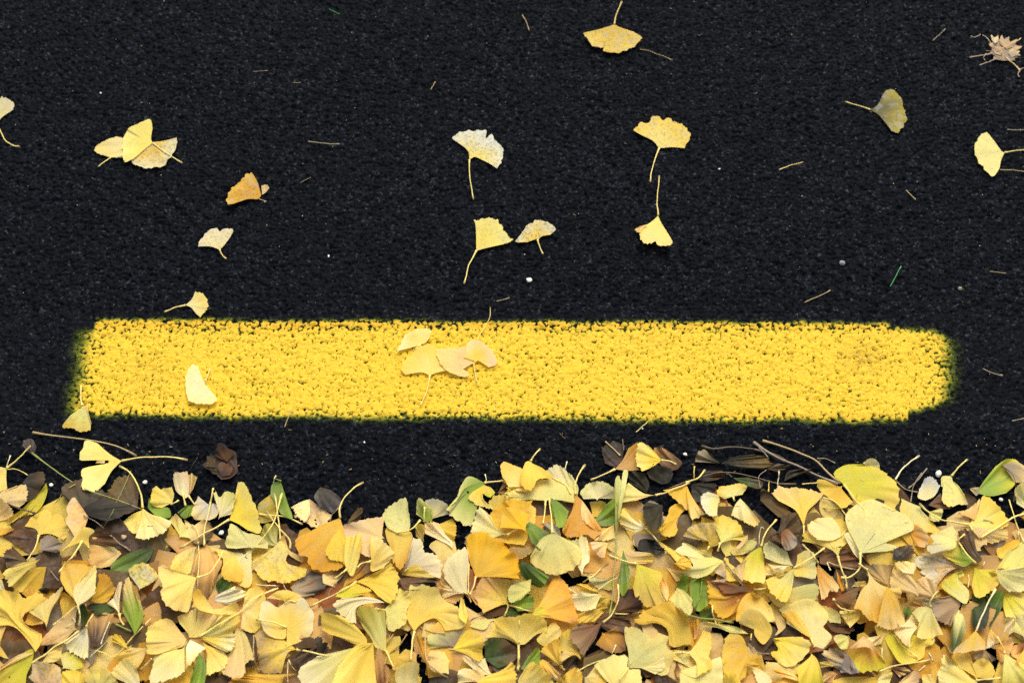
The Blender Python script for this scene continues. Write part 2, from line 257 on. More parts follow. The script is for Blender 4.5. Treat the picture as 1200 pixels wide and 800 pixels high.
f;yellow>lime;5;965 450,1000 460,1030 500,990 530,945 500;;
s;cream;5;965 435,970 410,963 375;.8;short pale stem above the green leaf with a brown slit
g;tanbrown>umber;1;1040 500,1090 420,1125 470,1090 515;;small brown scrap between the slit leaf and its right neighbour
g;palegreen>yellow;3;1190 520,1100 510,1120 465,1190 480;;pale green ginkgo sliver between the slit leaf and the highest yellow lobe
g;pale>yellow;4;1230 470,1120 460,1070 370,1070 300,1100 290,1200 330,1300 330,1340 400;;yellow rounded ginkgo lobe at the litter's highest edge, just left of centre
g;palegreen>lightpale;4;1110 780,1040 730,1000 650,920 595,880 700,868 745,880 790,960 830;1150 755,1260 690;pale mint ginkgo leaf under the slit leaf
g;gold>yellow;3;1080 770,1050 700,985 560,1030 510,1200 540,1300 600,1300 700,1180 770;;broad yellow ginkgo leaf right of the slit leaf
g;deepyellow>gold;4;1240 760,1060 730,1090 600,1150 590,1260 640;;deep yellow overlapping lobe right of the pale mint leaf
@ 400 590 5.7143
g;yellow>deepgold;2;380 160,300 160,305 240,340 300,345 400,400 440,440 380,475 200,450 180;;yellow ginkgo leaf browning at its foot, under the pale green smooth one
g;pale>yellow;4;35 440,20 380,30 220,80 215,130 195,140 270,110 400,70 490;0 465,-40 500;narrow upright pale yellow ginkgo leaf right of the big orange gold one
g;yellow>pale;5;195 385,200 450,280 430,350 350,352 310,300 260,230 210,195 225,190 300;130 400,105 430;yellow ginkgo leaf with two dark specks, above the smooth fan pointing right;spots=.2
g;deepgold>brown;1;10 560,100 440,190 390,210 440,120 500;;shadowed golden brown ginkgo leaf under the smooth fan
g;brightyellow>yellow;5;100 520,190 480,280 430,330 395,380 450,388 560,330 665,250 620,190 560;40 560,-120 640,-210 690;smooth yellow ginkgo fan pointing right, with a long straight stem to the left;cup=7
g;lime>mustard;2;-40 620,0 570,100 530,200 580,120 615,30 630;;lime mustard ginkgo leaf beneath the smooth fan's stem
g;ash>cream;3;400 470,440 380,480 225,540 240,560 310,640 340,672 400,665 500,600 480,520 450;;silvery ginkgo leaf with a folded side, left of the hooded leaf;cup=6
f;yellow>pale;4;400 475,430 440,500 400,560 440,620 490,500 490;;
#
g;paleblend>cream;5;850 600,780 590,690 500,680 430,720 350,780 300,840 290,855 400;;hooded silvery green ginkgo leaf at the middle of the litter;cup=8
f;cream>peach;4;850 605,780 600,680 635,655 570,670 500,720 550;;
s;pale;5;855 400,850 600;.9;straight stem down the hooded leaf's right side
s;pale;5;820 590,850 610,868 660;.8;short stem below the hooded leaf
g;gold>deepyellow;5;900 490,860 380,838 290,840 210,900 195,985 195,1000 225,1090 260,1180 370,1192 500,1050 490;890 540,860 610;big golden ginkgo leaf with a squared rim, centre of the litter;cup=6
g;yellow>orangetan;3;1120 680,950 730,900 650,890 590,940 500,1050 490,1140 510,1110 620;1095 750;amber ginkgo leaf with a dark nick, below the big golden squared one;split=1;spots=.3
g;gold>tan;2;1100 255,1120 200,1260 160,1300 300,1190 370,1150 350;;amber ginkgo scrap right of the big golden squared one;spots=.5
g;palegreen>lightpale;3;1160 620,1120 590,1150 500,1220 510,1260 600;;pale green rounded ginkgo edge above the green oval leaf, right of the amber one
o;leafgreen>deepgreen;2;1110 610,1160 600,1260 560,1260 690,1140 660;;green oval leaf right of the amber ginkgo leaf with a nick;name=green_leaf
o;deepgreen>charcoal;2;1100 745,1130 700,1240 690,1260 760;;dark green leaf below the amber ginkgo leaf with a nick;name=green_leaf
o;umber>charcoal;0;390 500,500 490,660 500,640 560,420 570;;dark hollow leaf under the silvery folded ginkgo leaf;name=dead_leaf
@ 400 660 5.7143
g;yellow>pale;3;490 455,440 360,460 220,455 160,520 140,620 160,700 240,830 330,830 420,695 450,660 390,600 360,530 400;475 520,465 655;large yellow ginkgo leaf with an arched lower rim, bottom centre left;cup=7
g;palegreen>pale;4;285 310,340 250,390 165,460 190,460 260,440 320,440 390,380 440,320 450,300 400;230 300;mint green ginkgo leaf pointing left, beside the large arched yellow one;cup=4
g;cream>lightpale;3;290 260,200 225,0 230,-60 270,0 350,40 390,100 400,100 300,160 270;;ruffled cream ginkgo leaf below the smooth fan;cup=6
g;yellow>mustard;2;170 500,170 540,120 545,0 500,-130 440,-140 330,0 350,80 400;;mustard yellow ginkgo leaf under the ruffled cream one
g;palegreen>olive;3;300 585,230 560,200 500,140 420,100 320,130 280,220 290,290 310,300 440;360 715;tall two tone green ginkgo leaf left of the large arched yellow one
g;yellow>pale;4;215 530,220 640,235 800,230 850,-60 860,-40 720,30 620,110 540;;big plain yellow ginkgo leaf at the bottom edge, left of centre
g;orangetan>brown;1;260 560,240 570,235 800,300 800,290 640;;rusty strip of leaf right of the big plain yellow one
g;mustard>orangetan;1;360 620,340 700,400 800,480 760,500 600,430 570;;amber brown leaf behind the short cream leaf at the bottom
s;orangetan;2;300 560,330 500,350 470;1.2;rusty stalk in the gap under the mint green leaf
s;orangetan;2;330 600,400 530,440 470;1;orange brown stalk slanting under the mint green leaf
s;peach;2;310 590,290 680;.8;short tan stalk beside the rusty strip
g;lightpale>pale;4;400 850,360 770,370 690,440 658,520 665,520 720,490 850;;short cream ginkgo leaf at the bottom edge below the large arched stem
g;orange>gold;3;590 700,550 640,500 500,510 460,540 490,570 620;;curved orange strip of leaf right of the large arched stem
s;peach;4;560 480,575 660,650 730,790 790;1.5;long curved buff stalk at the bottom, right of the large arched stem
g;greytan>sage;2;760 570,590 570,580 480,650 470,800 440,850 450,800 520;;sage grey ginkgo leaf behind the small yellow fan
g;tanyellow>tan;2;730 650,720 740,600 710,590 590,690 590;;tan ginkgo fragment left of the black gap at the bottom centre
g;brightyellow>mustard;5;735 572,800 480,860 440,930 470,960 560,945 640,920 655,820 600;;small clean yellow fan beside the black gap, bottom centre
s;peach;3;520 420,600 455,700 465;1;buff stem over the sage grey leaf
g;palegreen>yellow;3;860 420,960 440,1010 380,1100 365,1000 370,900 385;;green yellow ginkgo strip between the small yellow fan and the drooping stem leaf
g;yellow>pale;4;835 400,790 360,800 220,820 240,845 350;;slim yellow upright fold right of the large arched yellow leaf
g;pale>yellow;4;1185 545,1100 500,970 490,1010 420,1040 370,1190 350,1330 340,1370 400,1290 450;1190 600,1190 700;pale yellow ginkgo leaf with a long drooping stem, bottom centre
o;deepgreen>umber;1;960 640,960 500,1080 500,1190 600,1150 660,1050 700;;dark green leaf in the gap under the pale leaf with a drooping stem;name=green_leaf
g;cream>pink;3;1010 740,940 740,820 650,810 610,900 640,960 630;;pinkish cream ruffled scrap right of the black gap
g;tan>cream;3;920 800,780 800,785 710,940 710,960 750;;tan flat scrap at the bottom edge, centre
g;yellow>mustard;4;900 810,950 760,1080 710,1140 655,1165 680,1170 800,1100 850;;gold yellow curved ginkgo leaf at the bottom edge, centre

@ 600 490 5.7143
g;orangetan>deepgold;4;690 340,740 280,780 200,830 165,840 160,835 280,855 345,780 350;640 365,525 412;orange brown ginkgo leaf behind the bright fan at the litter's top centre;cup=6
o;umber>tanbrown;2;1110 340,1140 300,1080 240,1020 200,950 190,960 280,1050 350;;brown rounded leaf behind the bright fan at the litter's top centre;name=dead_leaf;cup=5
g;brightyellow>pale;5;1000 280,960 230,910 180,850 155,835 190,825 290,870 355,940 325;1050 285,1100 308;bright yellow ginkgo fan at the litter's top centre, stem to the right;cup=6
o;charcoal>darkgrey;2;1000 440,920 400,905 350,960 310,1060 330,1080 370,1050 430;;black wet leaf with a pale midrib below the bright fan;name=dead_leaf
o;charcoal>charcoal;1;900 500,790 430,770 370,800 350,880 360,920 440;;black wet leaf left of the one with a pale midrib;name=dead_leaf
s;tan;3;625 155,680 205,725 250;1.2;tan stalk end at the litter's top centre
s;sand;2;742 140,748 215;.5;thin upright fibre at the litter's top centre
s;pale;1;830 92,870 58,910 22;.8;pale straw just below the stripe, right of centre
s;olivebrown;0;318 98,355 135;.6;faint olive straw below the stripe's middle
o;redbrown>charcoal;0;740 350,620 300,600 200,700 150,760 180,740 260;;reddish black leaf trace at the litter's top centre;name=dead_leaf;cup=0
g;palegreen>cream;3;420 565,330 550,240 400,225 345,260 310,310 305,400 380,445 470;;pale rounded ginkgo leaf behind the wide green white one;spots=.2
s;cream;3;355 340,368 290;1;short cream stem end above the pale rounded leaf
g;palegreen>pale;3;225 550,120 545,0 550,-60 500,60 470,220 400,340 420,420 500,420 565,300 545;220 620,208 705;wide green white ginkgo leaf with a straight stem down, right of the litter's centre
g;yellow>gold;4;125 285,95 290,60 370,55 440,120 485,180 410,260 400,280 395,200 330;150 245,188 205;yellow ginkgo leaf with its stem sticking up at the litter's upper edge, centre
g;yellow>pale;3;60 330,0 315,-60 340,-50 460,60 490,140 485,70 420;;yellow ginkgo lobe just left of the leaf with its stem sticking up
cs;pale;4;270 395,350 440,395 505;1
g;mustard>deepyellow;3;60 720,140 550,80 545,-30 540,-180 700,-160 800,80 850,105 800,85 700;;golden ginkgo leaf left of the tapering green leaf;spots=.3
g;orange>orange;5;425 510,400 620,340 720,340 780,420 805,480 790,540 800,600 760,600 740,520 620,470 550;425 440,450 370,490 310;orange ginkgo leaf shaped like a tulip with a hooked stem, litter's centre;cup=9
f;peach>orange;5;470 550,520 620,600 745,560 750,470 680,460 620;;
o;leafgreen>green;2;255 530,300 550,380 620,350 720,310 730,270 640;;narrow green leaf left of the orange tulip shaped one;name=green_leaf
o;leafgreen>deepgreen;2;80 690,110 690,250 770,270 850,190 880,130 830;;dull green leaf below the straight stem, left of the orange tulip shaped one;name=green_leaf
o;ash>greytan;1;330 800,200 740,230 690,310 710;;grey papery scrap under the straight stem;name=dead_leaf
o;leafgreen>green;2;545 690,600 720,700 710,710 600,680 540,620 590;;ribbed green leaf right of the orange tulip shaped one;name=green_leaf
g;mustard>olive;1;530 650,520 560,600 550,650 580,560 660;;olive scrap above the ribbed green leaf
g;lightpale>palegreen;4;570 550,480 540,455 500,500 440,560 415,600 420,690 470,690 540;;whitish scalloped ginkgo leaf crossed by the upright green stalk
g;peach>palegreen;3;960 515,880 500,780 430,720 470,720 555,830 550;1060 485,1190 430;peach and green ginkgo leaf with its stem to the right, behind the green stalk;cup=5
o;stemgreen>palegreen;5;695 800,705 600,690 560,695 400,715 380,730 420,750 345,775 350,760 440,720 540,715 650;700 900,690 1000,670 1200,652 1322;pale green upright flower stalk with a split tip, crossing the litter's centre;name=flower_stalk
g;lightpale>yellow;4;895 735,830 760,760 740,715 690,720 650,750 595,800 630,860 680;940 780,1000 850,1060 910;cream ginkgo leaf with a brown nick and a twisted stem, right of the green stalk;cup=5
g;yellow>tanyellow;5;960 800,1000 830,1200 950,1210 1010,1150 1015,1100 960;;long yellow tongue shaped fold continuing the twisted stem
o;charcoal>darkgrey;1;1010 580,900 560,870 600,890 700,960 760,1000 720;;black wet leaf right of the cream leaf with a nick;name=dead_leaf
g;gold>yellow;4;1130 640,1100 690,1110 750,1080 795,1000 780,985 750,1020 690,1040 640,1060 590,1140 560,1165 600;;small gold ginkgo leaf shaped like a figure eight, right of centre
@ 600 590 5.7143
o;charcoal>charcoal;1;840 300,860 240,960 240,1030 320,1000 345,900 330;;shiny black leaf under the tongue shaped fold;name=dead_leaf
g;palegreen>pale;5;270 195,200 230,150 300,115 375,150 420,200 450,260 480,340 480,430 430,480 350,440 280,330 220;265 120,250 -40;pale green round ginkgo leaf with a fine upright stem, litter's centre;spots=.2
g;cream>sage;3;470 470,430 400,345 260,340 225,400 240,490 215,520 300,515 390,490 410;;pale sage ginkgo leaf behind the round pale green one
g;orangetan>orange;1;560 460,480 450,520 380,520 260,600 260,650 380;;rusty orange ginkgo leaf under the pink wedge
g;peach>pink;3;650 265,620 360,590 360,540 300,520 258,600 255;;small pinkish wedge of leaf beside the upright green stalk
g;peach>cream;2;690 130,690 230,600 250,520 230,600 180;;buff ginkgo lobe under the orange tulip shaped leaf's right side
o;deepgreen>leafgreen;2;60 380,110 400,250 490,200 560,130 540,60 470;;dark green leaf left under the round pale green one;name=green_leaf
g;gold>yellow;4;-10 500,50 505,45 400,20 345,-60 340,-60 480;;golden fold at the left of the dark green leaf
g;peach>tan;3;40 380,0 350,-20 300,60 290,130 310,110 340;;peach ginkgo edge under the golden leaf left of the tapering green one
g;palegreen>sage;3;130 580,60 640,-20 660,-20 560,100 510,130 505;;pale sage fold left of the big triangular leaf
o;green>leafgreen;2;0 670,60 620,140 620,130 700,40 720;;yellow green leaf scrap left of the big triangular leaf;name=green_leaf
g;gold>orange;5;135 745,180 680,250 540,300 475,340 500,400 600,430 700,440 790,400 800,280 770;;big triangular orange yellow ginkgo leaf, point to the left, below the round pale green one;cup=7
f;lime>gold;5;135 745,160 700,200 680,250 740,280 770;;
g;lightpale>cream;4;600 620,560 700,480 720,430 710,400 660,400 620,460 585,530 600,590 605;;small cream mushroom shaped leaf right of the big triangular one
g;yellow>gold;4;610 600,500 590,440 560,440 535,500 540,560 580;;yellow curl above the cream mushroom shaped leaf
g;yellow>mustard;3;650 690,560 690,440 740,440 790,550 790,610 730;;yellow ginkgo scrap under the cream mushroom shaped leaf
g;yellow>mustard;2;660 620,600 600,560 680,660 690;;mustard sliver touching the upright green stalk near its foot
o;leafgreen>green;3;745 310,790 440,780 560,740 620,718 560,720 450;;narrow green leaf standing right of the upright green stalk;name=green_leaf
g;olive>sage;1;700 480,600 500,480 450,560 560,680 580;;dull olive ginkgo leaf deep under the upright green stalk;spots=.5
g;tan>mustard;2;750 310,760 390,900 400,955 380,950 340,860 320;;tan brown rolled leaf below the shiny black one
g;lime>yellow;5;835 400,830 460,810 560,830 630,910 690,1040 655,1050 590,1000 460,920 430;780 390,640 340;green and yellow ginkgo leaf with a dark slash and peach margin, right of centre;cup=7;split=1
f;peach>orange;6;1040 655,1050 590,1010 480,990 530,1010 600;;
g;palegreen>sage;4;1100 560,1050 640,1110 700,1190 740,1210 640,1150 580;;pale mint ginkgo tip right of the green leaf with a dark slash
o;leafgreen>green;3;1090 570,1140 475,1180 480,1170 600;;small green leaf above the pale mint tip;name=green_leaf
g;tanyellow>yellow;2;1020 420,1080 440,1210 440,1230 500,1100 520;;buff ginkgo leaf under the tongue shaped fold
s;pale;4;475 525,560 470,600 430;1;pale stem end left of the yellow curl
s;cream;4;370 565,425 598;1.2;thick cream stem end at the big triangular leaf's right side
s;pale;4;870 725,780 735,680 735;1;straight pale stem at the bottom right of the upright green stalk
s;sage;3;570 580,640 530,720 485;.8;fine sage stem behind the upright green stalk
o;umber>redbrown;1;700 720,700 640,800 560,880 690,800 740;;brown dead leaf in the gap right of the upright green stalk;name=dead_leaf
@ 600 660 5.7143
g;plum>mauve;5;610 395,540 410,450 400,390 450,395 520,440 560,470 620,490 600,560 500;660 350,710 250,710 140;purple brown ginkgo fan with a long curved stem, bottom centre;cup=5
g;orange>brown;3;600 460,700 420,760 500,750 590,640 590,560 540;;amber leaf behind the purple brown fan;cup=4
g;plumbrown>umber;2;560 390,640 330,760 340,800 410,750 490,640 450;;purplish dead ginkgo leaf behind the purple brown fan's stem
g;pale>yellow;4;45 540,0 500,-100 450,-120 370,0 350,120 330,240 390,230 460,170 470,80 540;42 620,40 720;broad yellow ginkgo leaf left of the purple brown fan
s;pale;5;45 350,52 450,48 540;.8;thin stem lying down the broad yellow leaf's middle
s;pale;5;-10 280,60 300,140 322;1.2;pale stem joining the big triangular leaf's point
g;pale>tanyellow;3;220 560,165 510,220 450,280 385,330 450,300 520;;buff ginkgo flake left of the purple brown fan;spots=.3
g;yellow>gold;4;330 690,290 660,190 585,230 540,310 500,330 560;350 710;yellow crinkled leaf below the buff flake;cup=8
g;pale>yellow;3;380 600,330 580,320 480,390 430,390 500,440 570,420 600;;pale yellow crinkle beside the purple brown fan's left corner
g;yellow>tan;3;470 650,420 610,330 660,330 600,400 560,450 590;;yellow frilled scrap under the purple brown fan
o;leafgreen>green;2;60 700,110 620,180 560,190 660,100 720;;green leaf scrap below the broad yellow leaf;name=green_leaf
g;pale>yellow;3;100 850,40 800,80 710,130 655,200 690,280 800,280 850;;buff pointed ginkgo leaf at the bottom edge, under the green scrap
g;gold>peach;2;180 680,200 640,330 740,300 765,220 740;;peach gold strip at the bottom, below the yellow crinkled leaf
g;yellow>gold;4;380 850,290 800,350 740,420 690,465 720,470 850;;gold pointed ginkgo leaf at the bottom edge below the purple brown fan
g;tanyellow>mustard;2;480 760,560 680,640 800,560 850,480 830;;drab yellow leaf at the bottom edge left of the veined pale fan
g;pale>palegreen;4;720 830,640 790,550 680,600 640,700 610,775 620,775 700,860 705,870 740,860 850;;veined pale green ginkgo fan at the bottom edge, right of the purple brown fan
s;pale;5;430 725,560 665,770 620;1;straight pale stem along the top of the veined pale fan
g;palegreen>pale;5;775 700,780 600,755 500,760 420,860 440,950 490,1000 455,1050 490,1040 550,1085 600,1070 670,1050 740,1000 750,870 700;720 780;pale ginkgo leaf with many rounded lobes, bottom right of centre;cup=5
f;lightpale>cream;6;870 700,960 660,1020 620,1025 700,960 740;;
g;yellow>gold;4;1160 545,1060 555,1040 440,960 395,870 410,820 390,870 320,960 275,1050 255,1130 290,1175 340,1195 450,1195 540;;gold arched ginkgo leaf above the many lobed pale one;cup=8
g;sage>pale;2;1190 700,1080 640,1060 580,1200 590;;sage ginkgo strip right of the many lobed leaf
s;pale;4;1070 600,1200 590;1;pale stem right of the many lobed leaf
s;cream;4;670 600,695 545;1;short cream stem above the veined pale fan
o;umber>orangetan;1;1100 650,1080 720,1130 780,1160 640;;brown scrap in the gap right of the many lobed leaf;name=dead_leaf
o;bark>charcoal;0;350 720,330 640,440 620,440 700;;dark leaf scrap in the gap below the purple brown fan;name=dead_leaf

@ 800 490 5.7143
o;darkgrey>greytan;2;250 300,80 290,90 240,140 205,190 240;;grey curled leaf at the end of the dark twig, right part of the litter's edge;name=dead_leaf;cup=7
o;charcoal>olivebrown;2;260 300,340 260,480 240,570 260,610 300,550 340,400 330;;dark veined leaf lying under the forked twigs;name=dead_leaf;cup=4
o;charcoal>umber;1;90 400,150 350,260 340,300 370,240 410,130 420;;brown black leaf under the grey curled one;name=dead_leaf
o;bark>charcoal;2;560 340,640 300,740 320,640 355;;small dark leaf right under the forked twigs;name=dead_leaf
o;charcoal>bark;1;680 420,700 360,800 330,870 340,760 390;;slim blackish leaf at the right end of the forked twigs;name=dead_leaf;cup=4
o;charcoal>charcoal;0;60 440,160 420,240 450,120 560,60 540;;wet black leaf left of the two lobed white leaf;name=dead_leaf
o;deepgreen>bark;1;340 400,440 395,540 430,520 470,420 450;;dark olive leaf below the forked twigs;name=green_leaf
s;bark;4;125 185,200 205,320 190,470 205,560 230,640 280,780 320;1.8;long dark twig along the litter's right upper edge;knob=1
cs;bark;4;470 205,640 250,700 290;1.2
s;greytan;5;475 160,560 220,660 275,770 315,900 380,1040 440;1.9;grey branched twig slanting down to the big lime yellow leaf;knob=1
cs;greytan;5;500 180,570 260;1
s;tan;5;535 150,680 190,800 235,890 275,980 370,1055 438;1.8;tan twig with a thin side shoot, uppermost of the forked twigs;knob=1
cs;sand;5;900 268,960 270,1022 300;.8
s;olivebrown;4;-90 470,40 420,180 375,300 360,480 390,640 435,760 440;1.2;thin olive twig running right above the two lobed white leaf;knob=1
cs;greytan;4;300 360,330 395;.8
s;greytan;3;560 345,510 390,520 470;.6;fine looped fibre below the forked twigs
s;cream;4;635 455,640 400,645 350;1.1;upright cream stem above the notched buff leaf
s;mustard;3;575 490,578 420;1;mustard stem end left of the notched buff leaf
s;pale;2;800 440,905 430;1;flat pale stalk right of the upright cream stem
s;mustard;3;75 400,78 320;1.2;yellow green stub left of the grey curled leaf
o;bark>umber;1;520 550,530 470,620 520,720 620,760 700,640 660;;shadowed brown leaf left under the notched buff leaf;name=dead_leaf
g;gold>peach;4;20 430,50 500,100 580,150 640,70 680,30 620,-60 540,-130 480;100 400,150 345;amber ginkgo leaf tapering to the lower right, left of the two lobed white leaf;cup=5
g;palegreen>yellow;4;340 530,280 540,230 510,240 460,290 450,400 435,430 460,400 510;345 550;pale green ginkgo wing above the two lobed white leaf
g;lightpale>white;4;250 560,230 650,190 655,140 620,120 520,170 490,240 520;;bluish white ginkgo wing facing left, right part of the litter
g;cream>peach;5;385 535,430 580,520 690,490 725,400 690,325 650,350 580;;cream ginkgo roll right of the bluish white wing;cup=9
g;yellow>peach;4;810 720,760 620,640 550,595 490,640 450,700 465,780 460,880 480,948 500,900 560,840 620;812 760,806 790;notched buff yellow ginkgo fan, fan upward, right part of the litter;cup=4
g;lime>yellow;4;1080 445,1010 370,1080 315,1200 305,1320 330,1440 430,1460 480,1420 620,1370 600,1250 580,1160 560;1180 570,1280 700,1330 790;big lime yellow ginkgo leaf with a twig over it, upper right of the litter;cup=5
g;gold>yellow;3;1070 450,950 410,902 410,905 470,1000 550,1080 600,1140 560;;golden ginkgo fold left of the big lime yellow leaf
s;pale;5;940 530,1010 550,1060 600,1120 690;1;curved stem between the notched buff fan and the big lime yellow leaf
s;lime;3;930 600,1050 602;1.2;short green stalk right of the notched buff fan
@ 800 590 5.7143
o;darkbrown>bark;1;560 240,640 180,660 80,760 60,800 180,760 240;;dark brown leaf under the notched buff fan;name=dead_leaf
o;umber>redbrown;1;640 190,600 200,580 230,700 280;;brown leaf left of the glossy brown husk;name=dead_leaf
g;mustard>tan;3;175 290,170 250,100 240,0 215,40 160,140 120,210 125,250 200,240 270;165 310;mustard mottled ginkgo leaf under the bluish white wing;spots=.6
g;palegreen>yellow;4;250 265,225 180,210 120,260 75,320 90,390 150,415 210,435 210,410 250,330 240;235 315;pale lime ginkgo leaf below the cream roll
f;peach>pink;5;435 205,435 240,370 300,360 290,410 250;;
g;pale>sage;3;290 355,255 290,270 240,310 235,340 290,450 240,500 260,480 300,400 340;;pale ginkgo leaf with a rolled edge below the pale lime one
g;palegreen>cream;4;280 385,200 350,100 300,0 260,-60 330,20 340,60 420,0 470,100 500,180 470,230 420;285 365;grey green ginkgo leaf pointing right, below the mustard mottled one
g;yellow>gold;5;-60 400,0 345,50 385,55 420,0 440;;yellow tip right of the tongue shaped fold
o;greytan>tan;1;290 500,200 440,280 400,290 450,285 520,180 520;;drab grey tan leaf under the grey green one;name=dead_leaf;spots=.6
g;lime>pale;4;525 285,450 330,390 400,360 460,400 510,480 530,550 520,548 400,540 320;560 190,628 105;yellow green ginkgo leaf with a rising stem and brown rim, right part of the litter
f;tan>bark;3;400 520,330 440,440 360,420 400;;
s;cream;4;512 280,515 200,530 155,550 180;.8;thin pale stem looped beside the yellow green leaf's stem
g;palegreen>sage;4;740 415,650 400,550 360,535 300,580 252,650 290,700 320,720 380;;upper sage wing of a four part bunch, right part of the litter
g;cream>lightpale;4;740 415,700 420,660 460,600 430,555 395,620 410;;cream lower edge of a four part bunch, right part of the litter
g;palegreen>yellow;5;745 430,740 520,720 620,690 665,640 640,570 570,550 510,600 490,680 470;;pale wing of a four part bunch pointing down, right part of the litter
g;yellow>sage;4;745 430,750 480,800 490,890 500,895 400,880 340,830 310,770 340,760 400;850 370,950 295;olive yellow wing of a four part bunch, facing right
g;peach>orange;2;600 480,550 480,560 400,660 465;;peach gap piece inside the four part bunch
o;brown>greytan;3;660 190,700 165,740 200,770 250,740 300,690 310,660 260;;glossy brown seed husk above the four part bunch;name=seed_husk;cup=10
g;orange>peach;5;905 395,900 460,930 640,960 630,990 590,1040 590,1050 560,1000 490;870 340,800 270;orange folded ginkgo leaf pointing down, right of the four part bunch;cup=8
g;pale>yellow;4;1040 350,1000 310,900 270,800 250,800 210,850 130,920 90,1000 85,1120 130,1120 200,1100 260,1060 300;1060 430,1095 520,1098 575;yellow ginkgo leaf with a pale inner hood, under the big lime yellow one;cup=4
f;lightpale>lightpale;5;1060 220,1000 245,900 240,840 180,840 140,920 90,1000 90,1050 160;;
cs;pale;6;1060 220,1120 130,1190 40;1
g;lightpale>cream;4;1080 200,1150 180,1200 220,1200 380,1150 340,1100 250;;pale cream ginkgo flap right of the pale hooded leaf
g;sage>palegreen;4;1190 330,1150 250,1100 150,1090 80,1140 20,1260 -30,1400 30,1510 90,1550 160,1520 190,1400 190,1280 200,1300 240,1440 290,1350 320,1240 300;1180 440,1100 495,1060 490;large sage green ginkgo leaf with two sweeping lobes under the big lime yellow one;cup=4
o;plumbrown>brown;1;920 400,920 340,1060 280,1180 360,1200 440,1000 420;;mauve brown dead leaf under the yellow leaf with a pale hood;name=dead_leaf
s;tan;3;970 390,1060 420,1190 445;1.2;tan stalk over the mauve brown dead leaf
s;cream;4;968 395,990 445;1;short cream stalk left of the sliver of orange
g;orange>deepgold;3;1025 430,1060 500,1085 560,1070 590,1040 540;;sliver of orange leaf right of the orange folded one
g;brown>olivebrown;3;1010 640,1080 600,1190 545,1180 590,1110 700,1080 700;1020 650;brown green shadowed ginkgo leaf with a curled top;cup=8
g;tanyellow>sage;2;560 600,640 690,740 680,900 640,900 540,740 560;;mustard ginkgo leaf under the four part bunch
o;leafgreen>green;3;130 490,160 560,170 680,100 720,50 640,50 520,80 495;120 600,65 745;green oval leaf with a pale midrib, left of the rust and gold leaf;name=green_leaf
o;leafgreen>deepgreen;2;120 780,110 720,190 700,220 780;;green leaf scrap below the green oval leaf with a pale midrib;name=green_leaf
g;palegreen>sage;3;40 600,70 690,60 730,0 730,-60 640;;sage pale ginkgo tip left of the green oval leaf with a pale midrib
g;rust>gold;4;480 575,400 560,330 590,280 600,220 560,160 510,170 600,170 660,230 750,270 770,370 720,420 620;560 565;rust and gold ginkgo leaf with a rolled top edge, below the grey green one;cup=8
f;plumbrown>rust;5;470 575,330 600,275 600,220 540,160 515,250 520,380 550;;
s;greytan;4;280 390,340 470,410 555;1.2;grey stalk beside the yellow green leaf's brown rim
@ 800 660 5.7143
s;stemgreen;5;30 345,120 362,240 380,340 395;1.4;green straight stalk below the green oval leaf with a pale midrib
s;pale;5;230 415,205 350,198 280;1.1;upright cream stem over the green straight stalk
g;gold>peach;3;70 560,75 520,30 400,0 320,-60 340,-80 540;;peach gold ginkgo edge left of the green straight stalk
g;orangetan>gold;3;75 510,70 420,80 370,120 370,90 500;;thin amber strip between the peach gold edge and the yellow bow tie
g;palegreen>pale;4;440 470,380 430,300 410,130 390,150 420,240 430,320 460;;thin pale fold right of the upright cream stem
g;pale>yellow;4;40 600,100 520,140 445,190 470,195 560,180 610,200 690,100 755,90 660;0 595;yellow bow tie ginkgo leaf, bottom right quarter, near the green straight stalk;cup=5
g;palegreen>lightpale;3;-20 720,60 760,100 760,200 690,250 620,270 740,260 850,0 850;;wide pale ginkgo leaf at the bottom edge under the yellow bow tie
g;gold>yellow;3;430 560,440 640,420 760,350 800,270 720,255 600,290 500,330 450,400 490;;broad gold ginkgo leaf right of the yellow bow tie
g;yellow>brightyellow;4;330 850,270 850,275 740,310 720,350 730,390 800;;small yellow leaf tip at the bottom edge right of the bow tie
g;pale>gold;4;620 390,590 290,480 195,430 200,370 290,360 390,410 310,540 350;;gold and cream frilled leaf below the rust and gold one;cup=8
g;yellow>pale;5;590 490,540 540,480 470,480 410,450 400,380 400,420 310,500 310,570 380,600 440;;yellow arched leaf with a hollow under it, bottom right quarter;cup=10
s;sand;4;440 540,500 590,580 605;1;tan stem under the yellow arched leaf
s;pale;4;460 470,455 510;1.2;short cream stub under the yellow arched leaf
g;tan>pale;2;640 440,590 290,650 330,690 420,620 480;;tan buff ginkgo patch between the arched yellow leaf and the large cupped one
g;lightpale>pale;4;860 500,760 430,700 400,690 330,640 310,720 270,760 250,850 235,930 280,975 350,960 400,940 420,1000 490,950 560,900 590;880 560;large pale yellow ginkgo leaf with a cupped left lobe, bottom right quarter;cup=6
f;yellow>gold;5;860 500,780 450,720 390,660 330,750 320,800 380,840 450;;
g;brightyellow>pale;4;600 500,640 580,590 590,600 620,680 690,760 680,840 600,860 530,800 490,700 490;;sunny yellow ginkgo leaf below the large cupped one, bottom right quarter;cup=5
g;yellow>lime;3;860 600,760 700,800 850,950 850,940 770,900 640;;yellow pointed ginkgo leaf at the bottom edge below the sunny yellow one
g;gold>mustard;3;520 680,420 670,460 640,520 620,540 700;;gold scrap just left of the sunny yellow leaf
g;lightpale>yellow;4;590 760,540 720,420 670,470 720,500 800,580 850,600 790;;cream boat shaped leaf at the bottom edge, right of the broad gold one
g;peach>orange;2;780 790,680 760,600 710,640 700,760 750;;frilled peach scrap right of the cream boat shaped leaf
